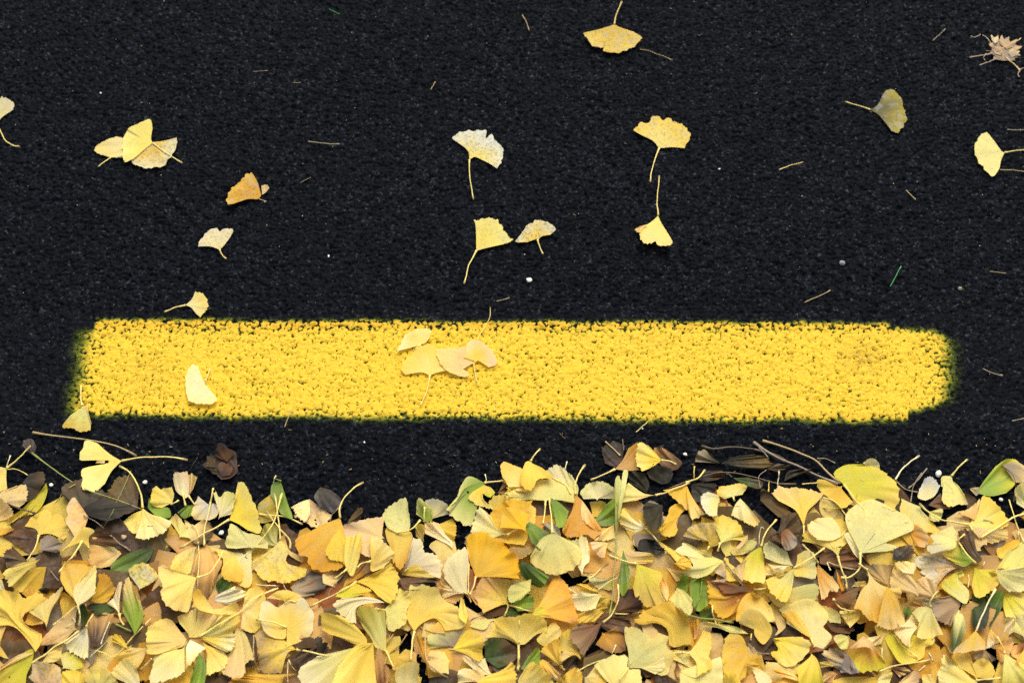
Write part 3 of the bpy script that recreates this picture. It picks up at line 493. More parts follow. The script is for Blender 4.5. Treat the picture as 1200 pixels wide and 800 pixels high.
g;gold>orange;2;640 850,590 790,700 790,780 850;;gold orange scrap under the frilled peach one at the bottom edge
g;yellow>pale;4;1160 320,1190 350,1120 430,1070 360,1050 320,1110 310;1060 300,1020 250;small yellow ginkgo fan with a short stem at the brown shadowed leaf
g;palegreen>sage;3;1110 480,1120 500,1100 570,1060 570,1010 490,1060 470;;pale mint rolled leaf right of the large cupped one
o;umber>plumbrown;1;960 390,1060 390,1160 440,1120 470,1000 450;;brown strip of leaf right of the large cupped one;name=dead_leaf
o;greytan>tan;2;1180 720,1060 730,960 640,930 590,1000 560,1100 600;;grey furry dead leaf at the bottom right;name=dead_leaf;spots=.8
g;orangetan>tan;2;1040 740,1000 800,940 790,940 730,1000 720;;tan leaf tip at the bottom edge under the grey furry leaf
g;sage>pale;2;990 400,900 350,940 280,1050 330,1060 400;;sage ginkgo leaf behind the large cupped one
g;yellow>tan;3;1000 690,920 700,920 660,960 650,1020 680;;small yellow ginkgo piece at the grey furry leaf's left corner

@ 990 490 5.7143
g;lightpale>cream;3;190 350,120 300,160 270,200 270,230 300,235 340;;whitish ginkgo tip behind the big lime yellow leaf
s;cream;4;338 410,380 345,440 290,500 250;1.3;long cream stem sticking up right of the big lime yellow leaf
s;tan;3;340 415,400 470,490 495;1;pinkish tan stalk right of the big lime yellow leaf
s;greytan;3;550 335,490 410,425 470;1.1;grey tan stalk leaning up beside the whitish folded leaf
s;sand;3;515 365,465 440,440 565;.9;sand coloured stalk crossing the grey tan one
g;lightpale>white;4;540 550,490 530,500 470,540 400,580 388,640 450,600 520;;whitish folded ginkgo leaf below the white pebble wedge
g;palegreen>pale;4;715 385,650 390,645 450,660 480,650 560,700 590,760 580,820 575,800 510,760 450,725 420;760 330,820 275;narrow bell shaped pale ginkgo leaf with a stem to the upper right;spots=.4
o;plumbrown>umber;2;560 580,640 500,680 560,720 600,640 610;;mauve brown curled leaf under the bell shaped pale one;name=dead_leaf;cup=7
o;bark>umber;1;820 600,840 560,800 500,880 540,870 600,780 640;;dark leaf right of the bell shaped pale one;name=dead_leaf
o;green>lime;4;880 500,930 420,1010 320,1090 270,1160 290,1140 440,1080 500,980 520;;broad green leaf lying at the right of the litter's upper edge;name=green_leaf;cup=5
f;greytan>tan;5;1060 310,1150 290,1230 340,1260 420,1140 430;;
f;greytan>tan;5;900 500,880 520,840 470,900 460;;
g;palegreen>yellow;3;505 590,430 560,380 535,370 620,420 680,540 760,640 780,580 680;;buff green ginkgo leaf right of the large sage one
g;palegreen>sage;3;560 620,640 600,660 610,630 690,560 680;;pale sage ginkgo piece right of the buff green one below the bell shaped leaf
g;palegreen>yellow;4;830 710,880 650,905 560,930 515,1010 560,1060 620,1095 690,1090 720,1000 760,930 790,870 770;760 700,640 675,540 610,500 570;greenish yellow ginkgo leaf with a tan curl, stem running left, right end of the litter;cup=8
f;orangetan>peach;5;870 680,800 650,730 640,820 610,880 560,905 540,890 620;;
f;pink>tan;4;850 720,900 800,990 840,1090 800,1100 740,1000 740;;
g;lightpale>pale;4;1240 640,1150 570,1140 460,1200 420,1300 460;;pale ginkgo leaf cut by the right edge of the litter
s;bark;4;1050 320,1110 360,1145 440,1130 560;.8;dark curved stalk over the broad green leaf
s;pale;6;910 800,1000 740,1100 680,1160 650,1240 630;1.6;thick pale yellow stem at the right edge, rising to an orange leaf
g;orange>gold;4;1150 650,1200 620,1260 640,1220 700;;orange ginkgo scrap at the right edge
s;pale;5;1100 545,1130 650,1170 760,1200 830;1.1;long pale stem leaning left near the right edge
@ 990 590 5.7143
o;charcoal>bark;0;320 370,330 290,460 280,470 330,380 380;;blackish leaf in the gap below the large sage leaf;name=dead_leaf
g;orange>tan;3;430 200,470 280,540 290,565 220,500 150,400 120;;orange tan curled ginkgo lobe between the large sage and the whitish ribbed leaf;cup=6
g;lightpale>ash;4;750 250,750 200,720 140,620 190,570 210,590 260,545 290,580 335,660 320,740 290;800 205;whitish ribbed ginkgo leaf right of the large sage one
o;drytan>ash;3;770 420,650 330,480 340,455 380,510 460,510 520,560 600,620 540,690 460;;grey speckled peach dead leaf, right part of the litter;name=dead_leaf;spots=1
g;peach>tan;3;620 640,470 640,470 560,520 480,620 540;;peach lower half of leaf under the grey speckled one
g;tan>tanyellow;3;490 620,310 570,300 540,320 420,340 390,470 400,480 430,450 490,500 560;;buff upright ginkgo leaf left of the grey speckled one
f;cream>pale;4;460 470,390 460,340 400,400 380,470 400;;
g;tan>bark;1;300 560,150 480,110 420,220 400,330 410;;brown ginkgo leaf under the large sage leaf's lower lobe
g;green>yellow;3;870 380,800 420,740 400,650 330,700 290,770 270,840 350;;lime green ginkgo fold right of the whitish ribbed leaf
g;palegreen>lime;4;830 640,810 670,700 600,680 590,640 540,690 490,780 440,800 480,760 500,830 580;;lime ginkgo leaf with a dark hollow, right of the grey speckled one
s;pale;5;765 260,820 340,880 400;1.4;pale green stem reaching the bright lime fan from the upper left
g;lime>yellow;5;860 420,850 550,880 630,960 600,1040 530,1050 490,1010 440;;bright lime yellow ginkgo fan near the right edge
g;palegreen>lightpale;5;1010 440,1040 530,1100 590,1180 590,1260 560,1260 440,1150 420;;pale mint wing right of the bright lime fan
g;sage>palegreen;4;1190 250,1110 310,1010 440,1100 440,1200 440,1260 300;;sage green ginkgo leaf at the right edge above the pale mint wing
g;gold>yellow;5;1160 230,1170 270,1100 320,1050 370,1020 340,1020 300,1060 270;1165 180;yellow gold folded ginkgo leaf near the right edge
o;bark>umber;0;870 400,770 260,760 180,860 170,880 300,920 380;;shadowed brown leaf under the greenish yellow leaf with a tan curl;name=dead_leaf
s;cream;3;925 420,935 390;1;cream stub in the gap left of the sage green leaf at the edge
s;pale;4;825 460,830 500,825 560;1.1;pale upright stem in the dark hollow
o;deepgreen>charcoal;2;850 600,960 600,970 700,940 830,880 850,850 800;;dark green long leaf hanging below the bright lime fan;name=green_leaf
o;deepgreen>leafgreen;1;970 830,970 600,1060 580,1050 700;;second dark green leaf, behind the long one below the lime fan;name=green_leaf
o;deepgreen>palegreen;3;710 1000,715 850,750 700,800 760,810 860,760 960;;slender dark green leaf with a pale back, lower right;name=green_leaf
s;cream;5;880 850,940 700,1010 570;1.4;long straight cream stem over the dark green leaves
g;lime>palegreen;3;1070 600,1060 680,1080 760,1200 760,1260 620,1150 590;;light green ginkgo leaf at the right edge below the pale mint wing
g;tanyellow>gold;4;150 440,190 500,280 560,370 560,385 600,340 690,300 760,200 800,100 720,60 700,110 580,160 520;110 410,95 400;pale sage yellow ginkgo fan with a thin stem up, right part of the litter;cup=4
g;mustard>gold;3;60 750,100 660,200 740,150 790,90 800;;mustard ginkgo lobe under the pale sage yellow fan
g;cream>yellow;3;40 560,70 520,140 520,140 550;;small cream leaf edge left of the pale sage yellow fan's stem
s;cream;4;5 480,10 580;1.1;short orange cream stem left of the pale sage yellow fan
s;sand;3;0 430,105 445;1.2;flat tan stalk left of the pale sage yellow fan
@ 990 660 5.7143
g;gold>peach;5;285 150,260 220,215 420,290 445,400 410,385 300,345 220;;tall peach gold ginkgo wedge in the lower right of the litter;cup=5
g;lightpale>peach;4;490 420,440 500,440 570,380 520,330 450,400 400,450 340;;peach fringed ginkgo leaf below the tall peach gold wedge
g;palegreen>pale;5;575 290,500 290,450 330,490 390,490 500,590 500,660 475,610 370;570 260,590 220,628 180;pale green ginkgo leaf with a water drop and a bent stem, lower right;cup=5
o;mauve>greytan;3;775 280,770 210,650 225,520 250,580 310,600 370,710 420,740 340;;mauve grey dead leaf right of the pale leaf with a bent stem;name=dead_leaf
g;rust>orangetan;2;560 300,500 260,420 260,440 290;;rusty orange strip along the top of the pale leaf with a bent stem
g;lime>yellow;3;300 470,270 500,310 580,380 670,460 660,530 620,540 560,590 540,600 500,480 490,440 560;;yellow and green ginkgo leaf under the peach fringed one, lower right
s;pale;5;330 480,400 560,490 630;1.2;slanting stem on the yellow and green leaf, lower right
o;deepgreen>leafgreen;1;400 380,390 300,430 290,450 330;;dark green tip beside the tall peach gold wedge;name=green_leaf
g;orange>lime;4;130 480,30 560,20 640,100 720,220 720,280 680,220 600,190 540;;orange and green ginkgo leaf with an ashy corner, lower right bottom;cup=6
f;greytan>ash;5;20 600,0 620,-20 700,40 740,100 730;;
f;tan>rust;5;130 480,60 540,30 570,150 560,230 620,190 530;;
g;tan>cream;3;280 460,140 500,170 550,240 540;;buff strip above the orange and green leaf
g;yellow>mustard;4;-80 780,0 760,160 755,220 770,190 850,-80 850;;yellow ginkgo leaf at the bottom edge below the orange and green one
s;pale;5;230 720,360 680,480 660,580 645;1.2;long buff stem below the yellow and green leaf
g;lightpale>yellow;4;215 800,230 760,290 705,320 730,300 800,280 850;;small cream yellow leaf at the bottom edge, lower right
o;tan>mauve;2;340 820,400 760,480 710,510 750,500 850;;rosy brown dead leaf at the bottom edge, lower right;name=dead_leaf
o;brown>tan;1;310 700,400 690,440 720,370 760;;brown scrap above the rosy brown dead leaf;name=dead_leaf
g;pale>lightpale;5;880 780,760 680,660 605,640 680,610 720,630 800,620 850,900 850;1050 765;pale ribbed ginkgo fan with a straight stem right, bottom right corner;cup=4
g;yellow>gold;4;880 775,990 770,1005 720,970 650,900 630,850 670,840 600,800 585,710 610,780 700;;gold two lobed ginkgo leaf behind the pale ribbed fan
g;pale>gold;3;600 850,520 800,520 740,570 730,570 690,640 650,610 800;;yellow lobe left of the pale ribbed fan
o;mauve>greytan;3;930 570,1020 640,960 660,870 640,860 610;;mauve rounded dead leaf above the gold two lobed leaf;name=dead_leaf
g;mustard>tan;4;880 435,940 520,940 570,840 590,720 600,790 520;;brownish olive ginkgo fan at the foot of the long straight cream stem
g;yellow>cream;4;980 430,960 480,945 570,980 560,1030 500;;yellow narrow leaf near the right edge, lower right
g;cream>lightpale;4;1050 500,1030 470,1045 360,1160 370,1160 440,1110 470;;cream square ginkgo piece near the right edge, lower right
g;orange>tan;3;1000 560,1060 520,1120 490,1130 540,1060 660,1020 640;;orange tan ginkgo scrap near the right edge, lower right
g;palegreen>lightpale;4;1200 500,1120 450,1160 360,1260 300,1260 500;;pale mint ginkgo leaf at the right edge, lower right
o;orangetan>rust;2;1120 620,1100 560,1190 530,1260 600,1180 650;;rusty dead leaf at the right edge, lower right;name=dead_leaf
g;palegreen>lime;4;1070 600,1060 720,1050 850,1260 850,1260 700,1150 650;1060 560,1020 490;light green ginkgo leaf in the bottom right corner
g;yellow>orange;4;1200 560,1150 640,1170 690,1260 700,1260 560;;orange yellow lobe at the right edge, bottom right
s;tan;4;640 500,690 560,720 610;1;thin tan stalk right of the pale leaf with a bent stem
s;cream;4;560 590,590 650;1;cream stub below the yellow and green leaf
s;cream;4;250 560,250 620,270 670;.9;curved cream stem right of the orange and green leaf
s;cream;4;540 680,495 720;1;short cream stalk at the bottom, left of the pale ribbed fan

'''
import bpy, math, random
import numpy as np

rng = np.random.default_rng(11)
random.seed(11)
sc = bpy.context.scene
COL = sc.collection

# ------------------------------------------------------------------ camera
PITCH = math.radians(55.0)
CAM_H = 1.45
FOCAL = 50.0
FPX = FOCAL / 36.0 * 1200.0
CAM = np.array([0.0, -CAM_H / math.tan(PITCH), CAM_H])
FW = np.array([0.0, math.cos(PITCH), -math.sin(PITCH)])
UP = np.array([0.0, math.sin(PITCH), math.cos(PITCH)])
RT = np.array([1.0, 0.0, 0.0])

def unproject(uv, z):
    """Points seen at photo pixels uv, at heights z above the road."""
    uv = np.asarray(uv, float)
    d = FW + np.outer((uv[:, 0] - 600) / FPX, RT) + np.outer((400 - uv[:, 1]) / FPX, UP)
    t = (np.asarray(z) - CAM_H) / d[:, 2]
    return CAM + d * t[:, None]

def project(x, y, z=0.0):
    px, py, pz = x - CAM[0], y - CAM[1], z - CAM[2]
    dep = px * FW[0] + py * FW[1] + pz * FW[2]
    u = 600 + FPX * px / dep
    v = 400 - FPX * (px * UP[0] + py * UP[1] + pz * UP[2]) / dep
    return u, v

cam_d = bpy.data.cameras.new('camera')
cam_d.lens = FOCAL
cam_d.sensor_width = 36.0
cam_d.clip_start = 0.05
cam_d.clip_end = 500.0
cam_d.dof.use_dof = True
cam_d.dof.focus_distance = 1.72
cam_d.dof.aperture_fstop = 6.3
cam = bpy.data.objects.new('camera', cam_d)
COL.objects.link(cam)
cam.location = CAM
cam.rotation_euler = (math.pi / 2 - PITCH, 0, 0)
sc.camera = cam

# ------------------------------------------------------------------ colour
def lin(c):
    c = np.asarray(c, float) / 255.0
    return np.where(c <= 0.04045, c / 12.92, ((c + 0.055) / 1.055) ** 2.4)

PAL = dict(
    pale=(245, 221, 120), lightpale=(244, 229, 150), cream=(245, 230, 168), white=(232, 230, 204),
    yellow=(243, 209, 88), brightyellow=(252, 216, 72), deepyellow=(242, 188, 38), gold=(234, 188, 68),
    deepgold=(220, 164, 50), mustard=(226, 190, 74), tanyellow=(240, 212, 120), paleblend=(230, 220, 156),
    orange=(228, 166, 60), orangetan=(222, 174, 96), rust=(164, 98, 50), peach=(246, 211, 130),
    pink=(240, 208, 158), tan=(230, 198, 124), drytan=(200, 164, 112), sand=(190, 168, 128),
    palegreen=(231, 221, 128), sage=(214, 207, 126), lime=(216, 204, 58), olive=(184, 168, 66),
    olivegrey=(112, 108, 72), green=(142, 164, 52), leafgreen=(112, 136, 44), deepgreen=(62, 80, 26),
    grassgreen=(62, 150, 70), stemgreen=(156, 160, 72), mottle=(176, 156, 62), ash=(208, 198, 160),
    greytan=(152, 136, 110), greymud=(78, 70, 62), brown=(134, 90, 50), tanbrown=(162, 122, 66),
    brownyellow=(170, 124, 50), umber=(94, 66, 36), redbrown=(60,38,26), olivebrown=(104, 84, 46),
    bark=(86, 68, 42), darkbrown=(74, 52, 32), plumbrown=(112, 80, 48), plum=(142, 100, 70), mauve=(164, 134, 94),
    charcoal=(46, 42, 30), darkgrey=(66, 60, 44), greypeb=(150, 148, 142), olivepeb=(128, 132, 92), sandpeb=(176, 152, 110))

# ------------------------------------------------------------------ noise
def vnoise(x, y, cell, seed):
    r = np.random.default_rng(seed)
    g = r.random((256, 256))
    xi = x / cell + 1000.37
    yi = y / cell + 1000.71
    x0 = np.floor(xi).astype(np.int64); y0 = np.floor(yi).astype(np.int64)
    fx = xi - x0; fy = yi - y0
    fx = fx * fx * (3 - 2 * fx); fy = fy * fy * (3 - 2 * fy)
    a = g[x0 % 256, y0 % 256]; b = g[(x0 + 1) % 256, y0 % 256]
    c = g[x0 % 256, (y0 + 1) % 256]; d = g[(x0 + 1) % 256, (y0 + 1) % 256]
    return (a * (1 - fx) + b * fx) * (1 - fy) + (c * (1 - fx) + d * fx) * fy

def smooth(a, b, x):
    t = np.clip((x - a) / (b - a), 0, 1)
    return t * t * (3 - 2 * t)

# ------------------------------------------------------------------ scene helpers
def tag(o, label=None, cat=None, group=None, kind=None):
    if label: o['label'] = label
    if cat: o['category'] = cat
    if group: o['group'] = group
    if kind: o['kind'] = kind
    return o

def fast_mesh(name, verts, quads, tris=None):
    me = bpy.data.meshes.new(name)
    nq = len(quads); nt = 0 if tris is None else len(tris)
    me.vertices.add(len(verts))
    me.vertices.foreach_set('co', np.ascontiguousarray(verts, dtype=np.float32).ravel())
    me.loops.add(nq * 4 + nt * 3)
    idx = np.asarray(quads, dtype=np.int32).ravel()
    if nt: idx = np.concatenate([idx, np.asarray(tris, dtype=np.int32).ravel()])
    me.loops.foreach_set('vertex_index', idx)
    me.polygons.add(nq + nt)
    st = np.arange(nq, dtype=np.int32) * 4
    if nt: st = np.concatenate([st, nq * 4 + np.arange(nt, dtype=np.int32) * 3])
    me.polygons.foreach_set('loop_start', st)
    me.update(calc_edges=True)
    me.validate()
    return me

def set_col(me, rgb, name='pigment'):
    a = me.attributes.new(name, 'FLOAT_COLOR', 'POINT')
    c = np.ones((len(me.vertices), 4), np.float32)
    c[:, :3] = rgb
    a.data.foreach_set('color', c.ravel())

def set_float(me, val, name):
    a = me.attributes.new(name, 'FLOAT', 'POINT')
    a.data.foreach_set('value', np.asarray(val, np.float32).ravel())

def add_obj(name, me, mat, parent=None):
    o = bpy.data.objects.new(name, me)
    COL.objects.link(o)
    if mat: me.materials.append(mat)
    if parent: o.parent = parent
    return o

class NT:
    def __init__(s, name):
        s.m = bpy.data.materials.new(name); s.m.use_nodes = True
        s.t = s.m.node_tree; s.t.nodes.clear()
        s.out = s.n('ShaderNodeOutputMaterial')
    def n(s, kind, **kw):
        o = s.t.nodes.new(kind)
        for k, v in kw.items(): setattr(o, k, v)
        return o
    def l(s, a, b): s.t.links.new(a, b)
    def attr(s, name):
        return s.n('ShaderNodeAttribute', attribute_name=name)
    def math(s, op, a, b=None, c=None, clamp=False):
        o = s.n('ShaderNodeMath', operation=op, use_clamp=clamp)
        for i, v in enumerate((a, b, c)):
            if v is None: continue
            if isinstance(v, (int, float)): o.inputs[i].default_value = v
            else: s.l(v, o.inputs[i])
        return o.outputs[0]
    def mix(s, fac, a, b, blend='MIX'):
        o = s.n('ShaderNodeMix', data_type='RGBA', blend_type=blend)
        for i, v in ((0, fac), (6, a), (7, b)):
            if isinstance(v, (int, float)): o.inputs[i].default_value = v
            elif isinstance(v, tuple): o.inputs[i].default_value = (*v, 1)
            else: s.l(v, o.inputs[i])
        return o.outputs[2]
    def noise(s, vec, scale, detail=3, rough=.55):
        o = s.n('ShaderNodeTexNoise'); o.inputs['Scale'].default_value = scale
        o.inputs['Detail'].default_value = detail; o.inputs['Roughness'].default_value = rough
        s.l(vec, o.inputs['Vector']); return o.outputs['Fac']
    def ramp(s, fac, lo, hi):
        o = s.n('ShaderNodeMapRange', interpolation_type='SMOOTHSTEP')
        o.inputs[1].default_value = lo; o.inputs[2].default_value = hi
        s.l(fac, o.inputs[0]); return o.outputs[0]

# ------------------------------------------------------------------ materials
def mat_asphalt(name, painted):
    k = NT(name)
    co = k.n('ShaderNodeTexCoord').outputs['Object']
    st = k.attr('stone').outputs['Fac']
    fine = k.noise(co, 900, 3, .6)
    mid = k.noise(co, 160, 3, .6)
    big = k.noise(co, 6, 3, .5)
    base = k.mix(st, ASPH_A, ASPH_B)
    base = k.mix(k.math('MULTIPLY', fine, .35), base, ASPH_C)
    base = k.mix(k.math('MULTIPLY', k.ramp(big, .38, .66), .55), base, ASPH_D)
    dust = k.ramp(k.noise(co, 420, 2, .7), .70, .78)
    base = k.mix(k.math('MULTIPLY', dust, .10), base, (.16, .155, .14))
    b = k.n('ShaderNodeBsdfPrincipled')
    rough = k.math('ADD', k.math('MULTIPLY', mid, .30), .40)
    if painted:
        cov = k.attr('cover').outputs['Fac']
        g = k.noise(co, 1300, 2, .6)
        pin = k.math('MULTIPLY', k.ramp(k.noise(co, 430, 2, .5), .635, .70), k.ramp(k.noise(co, 40, 2, .5), .38, .6))
        cov = k.math('SUBTRACT', cov, k.math('MULTIPLY', pin, 1.0), None, True)
        c2 = k.ramp(k.math('ADD', cov, k.math('MULTIPLY', k.math('SUBTRACT', g, .5), 1.15)), .06, .72)
        pn = k.noise(co, 230, 3, .6)
        pl = k.noise(co, 26, 3, .55)
        pay = k.mix(k.ramp(pn, .3, .75), PAINT_A, PAINT_B)
        pay = k.mix(k.math('MULTIPLY', k.ramp(pl, .42, .7), .7), pay, PAINT_C)
        org = k.attr('orange').outputs['Fac']
        pay = k.mix(org, pay, PAINT_O)
        stain = k.attr('stain').outputs['Fac']
        pay = k.mix(k.math('MULTIPLY', stain, k.ramp(k.noise(co, 120, 3, .6), .35, .65)), pay, (.20, .12, .015))
        thin = k.mix(k.ramp(cov, .15, .85), (.22, .29, .012), pay)
        base = k.mix(c2, base, thin)
        rough = k.math('MAXIMUM', rough, k.math('MULTIPLY', c2, .55))
    k.l(base, b.inputs['Base Color'])
    k.l(rough, b.inputs['Roughness'])
    gl = k.math('MULTIPLY', k.ramp(k.noise(co, 260, 2, .6), .54, .64), k.ramp(st, .25, .7))
    sl = k.math('ADD', k.math('MULTIPLY', gl, .34), .045)
    if painted: sl = k.math('MAXIMUM', k.math('MULTIPLY', c2, .2), k.math('MULTIPLY', sl, k.math('SUBTRACT', 1.0, c2)))
    k.l(sl, b.inputs['Specular IOR Level'])
    bp = k.n('ShaderNodeBump'); bp.inputs['Strength'].default_value = .9; bp.inputs['Distance'].default_value = .0012
    h = k.math('ADD', k.math('MULTIPLY', fine, .5), k.noise(co, 380, 3, .6))
    k.l(h, bp.inputs['Height']); k.l(bp.outputs[0], b.inputs['Normal'])
    k.l(b.outputs[0], k.out.inputs[0])
    return k.m

ASPH_A = (.0016, .0023, .0033); ASPH_B = (.0075, .0104, .0142); ASPH_C = (.0050, .0056, .0070); ASPH_D = (.0035, .0042, .0056)
PAINT_A = (.73, .445, .017); PAINT_B = (.79, .515, .034); PAINT_C = (.76, .47, .022); PAINT_O = (.72, .36, .012)

def mat_leaf(name, rough, transl, spec, vein, bump):
    k = NT(name)
    geo = k.n('ShaderNodeTexCoord').outputs['Object']
    pig = k.attr('pigment').outputs['Color']
    fan = k.attr('fan').outputs['Vector']        # x angle along the rim, y distance from the leaf's base
    sp = k.attr('spots').outputs['Fac']
    rnd = k.n('ShaderNodeObjectInfo').outputs['Random']
    mp = k.n('ShaderNodeMapping'); mp.inputs['Scale'].default_value = (vein, 1.2, 1)
    k.l(fan, mp.inputs['Vector'])
    cmb = k.n('ShaderNodeCombineXYZ'); k.l(k.math('MULTIPLY', rnd, 37.0), cmb.inputs[0]); k.l(k.math('MULTIPLY', rnd, 91.0), cmb.inputs[1])
    add = k.n('ShaderNodeVectorMath', operation='ADD'); k.l(mp.outputs[0], add.inputs[0]); k.l(cmb.outputs[0], add.inputs[1])
    ve = k.noise(add.outputs[0], 1.0, 1, .5)
    add2 = k.n('ShaderNodeVectorMath', operation='ADD'); k.l(geo, add2.inputs[0]); k.l(cmb.outputs[0], add2.inputs[1])
    blot = k.noise(add2.outputs[0], 55, 3, .6)
    fine = k.noise(add2.outputs[0], 500, 2, .6)
    c = k.mix(k.math('MULTIPLY', k.ramp(ve, .45, .62), .10), pig, (.55, .42, .18), 'MULTIPLY')
    c = k.mix(k.math('MULTIPLY', k.ramp(blot, .45, .75), .22), c, (.80, .62, .36), 'MULTIPLY')
    c = k.mix(k.math('MULTIPLY', k.ramp(fine, .4, .7), .10), c, (.80, .68, .46), 'MULTIPLY')
    mold = k.ramp(k.noise(add2.outputs[0], 260, 3, .65), .50, .62)
    c = k.mix(k.math('MULTIPLY', k.math('MULTIPLY', mold, sp), .62), c, (.19, .15, .06))
    grey = k.ramp(k.noise(add2.outputs[0], 75, 3, .6), .50, .62)
    c = k.mix(k.math('MULTIPLY', k.math('MULTIPLY', grey, sp), .45), c, (.50, .48, .40))
    dots = k.n('ShaderNodeTexVoronoi'); dots.inputs['Scale'].default_value = 150; k.l(add2.outputs[0], dots.inputs['Vector'])
    sel = k.n('ShaderNodeSeparateColor'); k.l(dots.outputs['Color'], sel.inputs[0])
    d = k.math('MULTIPLY', k.math('LESS_THAN', dots.outputs['Distance'], .06), k.math('GREATER_THAN', sel.outputs[0], .975))
    c = k.mix(k.math('MULTIPLY', d, .75), c, (.06, .04, .02))
    b = k.n('ShaderNodeBsdfPrincipled'); k.l(c, b.inputs['Base Color'])
    rr = k.math('ADD', k.math('MULTIPLY', blot, .25), rough - .1)
    k.l(rr, b.inputs['Roughness']); b.inputs['Specular IOR Level'].default_value = spec
    bp = k.n('ShaderNodeBump'); bp.inputs['Strength'].default_value = bump; bp.inputs['Distance'].default_value = .0009
    k.l(k.math('ADD', k.math('MULTIPLY', ve, .6), k.math('MULTIPLY', blot, 1.6)), bp.inputs['Height'])
    k.l(bp.outputs[0], b.inputs['Normal'])
    tr = k.n('ShaderNodeBsdfTranslucent'); k.l(c, tr.inputs[0]); k.l(bp.outputs[0], tr.inputs['Normal'])
    mx = k.n('ShaderNodeMixShader'); mx.inputs[0].default_value = transl
    k.l(b.outputs[0], mx.inputs[1]); k.l(tr.outputs[0], mx.inputs[2])
    k.l(mx.outputs[0], k.out.inputs[0])
    return k.m

def mat_stalk(name, rough):
    k = NT(name)
    co = k.n('ShaderNodeTexCoord').outputs['Object']
    pig = k.attr('pigment').outputs['Color']
    n1 = k.noise(co, 220, 3, .6)
    c = k.mix(k.math('MULTIPLY', k.ramp(n1, .4, .7), .35), pig, (.45, .30, .14), 'MULTIPLY')
    b = k.n('ShaderNodeBsdfPrincipled'); k.l(c, b.inputs['Base Color']); b.inputs['Roughness'].default_value = rough
    bp = k.n('ShaderNodeBump'); bp.inputs['Strength'].default_value = .4; bp.inputs['Distance'].default_value = .0005
    k.l(k.noise(co, 700, 2, .6), bp.inputs['Height']); k.l(bp.outputs[0], b.inputs['Normal'])
    k.l(b.outputs[0], k.out.inputs[0])
    return k.m

M_ROAD = mat_asphalt('asphalt', False)
M_PAINT = mat_asphalt('yellow_road_paint', True)
M_LEAF = mat_leaf('ginkgo_blade', .58, .30, .16, 60, .25)
M_DEAD = mat_leaf('dead_blade', .58, .08, .16, 14, .8)
M_GREEN = mat_leaf('green_blade', .48, .18, .22, 16, .35)
M_STEM = mat_stalk('stalk', .5)
M_STONE = mat_stalk('stone', .7)

# ------------------------------------------------------------------ road
X0, X1, Y0, Y1, DX = -0.92, 0.92, -0.50, 0.78, 0.00108

def grow(a, step, far):
    out = [a]; s = step
    while abs(out[-1]) < far:
        s *= 1.09; out.append(out[-1] + math.copysign(s, step if a > 0 else -1))
    return out[1:]

xs = np.arange(X0, X1 + DX / 2, DX); ys = np.arange(Y0, Y1 + DX / 2, DX)
xe = np.array(grow(xs[-1], DX, 300)); xw = np.array(grow(xs[0], DX, 300))[::-1]
ye = np.array(grow(ys[-1], DX, 300)); yw = np.array(grow(ys[0], DX, 300))[::-1]
gx = np.concatenate([xw, xs, xe]); gy = np.concatenate([yw, ys, ye])

def worley_stones(X, Y, cell, seed, hmin, hmax, tilt, kdome, rmin, rmax):
    """Packed angular stones: each has a height, a tilted top and falls off past its radius."""
    r = np.random.default_rng(seed)
    N = 512
    jx = r.random((N, N)); jy = r.random((N, N)); hh = hmin + (hmax - hmin) * r.random((N, N)) ** .8
    tx = r.normal(0, tilt, (N, N)); ty = r.normal(0, tilt, (N, N)); rr = rmin + (rmax - rmin) * r.random((N, N))
    el = r.uniform(.75, 1.25, (N, N)); an = r.uniform(0, math.pi, (N, N)); idv = r.random((N, N))
    ix = np.floor(X / cell).astype(np.int64); iy = np.floor(Y / cell).astype(np.int64)
    best = np.full(X.shape, -1.0); bid = np.zeros(X.shape)
    for dx in (-1, 0, 1):
        for dy in (-1, 0, 1):
            a = (ix + dx) % N; b = (iy + dy) % N
            ox = X - (ix + dx + .15 + .7 * jx[a, b]) * cell
            oy = Y - (iy + dy + .15 + .7 * jy[a, b]) * cell
            ca, sa = np.cos(an[a, b]), np.sin(an[a, b])
            u = (ox * ca + oy * sa) * el[a, b]; v = (-ox * sa + oy * ca) / el[a, b]
            d = np.maximum(np.maximum(np.abs(u), np.abs(v)), .80 * (np.abs(u) + np.abs(v)) * .92) * .55 + .45 * np.sqrt(u * u + v * v)
            z = hh[a, b] + tx[a, b] * ox + ty[a, b] * oy - kdome * (d / cell) ** 2 * cell - np.maximum(0, d - rr[a, b] * cell) * 1.3
            m = z > best
            best = np.where(m, z, best); bid = np.where(m, idv[a, b], bid)
    return best, bid

def road_height(x, y):
    X = x + (vnoise(x, y, .0035, 1) - .5) * .0022
    Y = y + (vnoise(x, y, .0035, 2) - .5) * .0022
    big, bi = worley_stones(X, Y, .0062, 3, .0002, .0028, .26, .24, .26, .45)
    small, si = worley_stones(X, Y, .0031, 4, -.0004, .0014, .28, .30, .26, .46)
    m = small > big
    h = np.maximum(big, small)
    h = np.maximum(h, -.0022 + .0010 * vnoise(x, y, .002, 5))
    h = h + (vnoise(x, y, .0018, 6) - .5) * .00035 + (vnoise(x, y, .05, 7) - .5) * .0012 + (vnoise(x, y, .4, 8) - .5) * .002
    hole = smooth(.70, .84, vnoise(x, y, .0085, 9)) * smooth(.30, .62, vnoise(x, y, .06, 10))     # lost stones, in patches
    u_, v_ = project(x, y)
    hole = hole * (1 - smooth(355, 372, v_) * (1 - smooth(500, 515, v_)))
    h = h * np.where((v_ > 365) & (v_ < 505), 1.0, 1.25)
    return h - .0012 - .0017 * hole, np.where(m, si, bi)

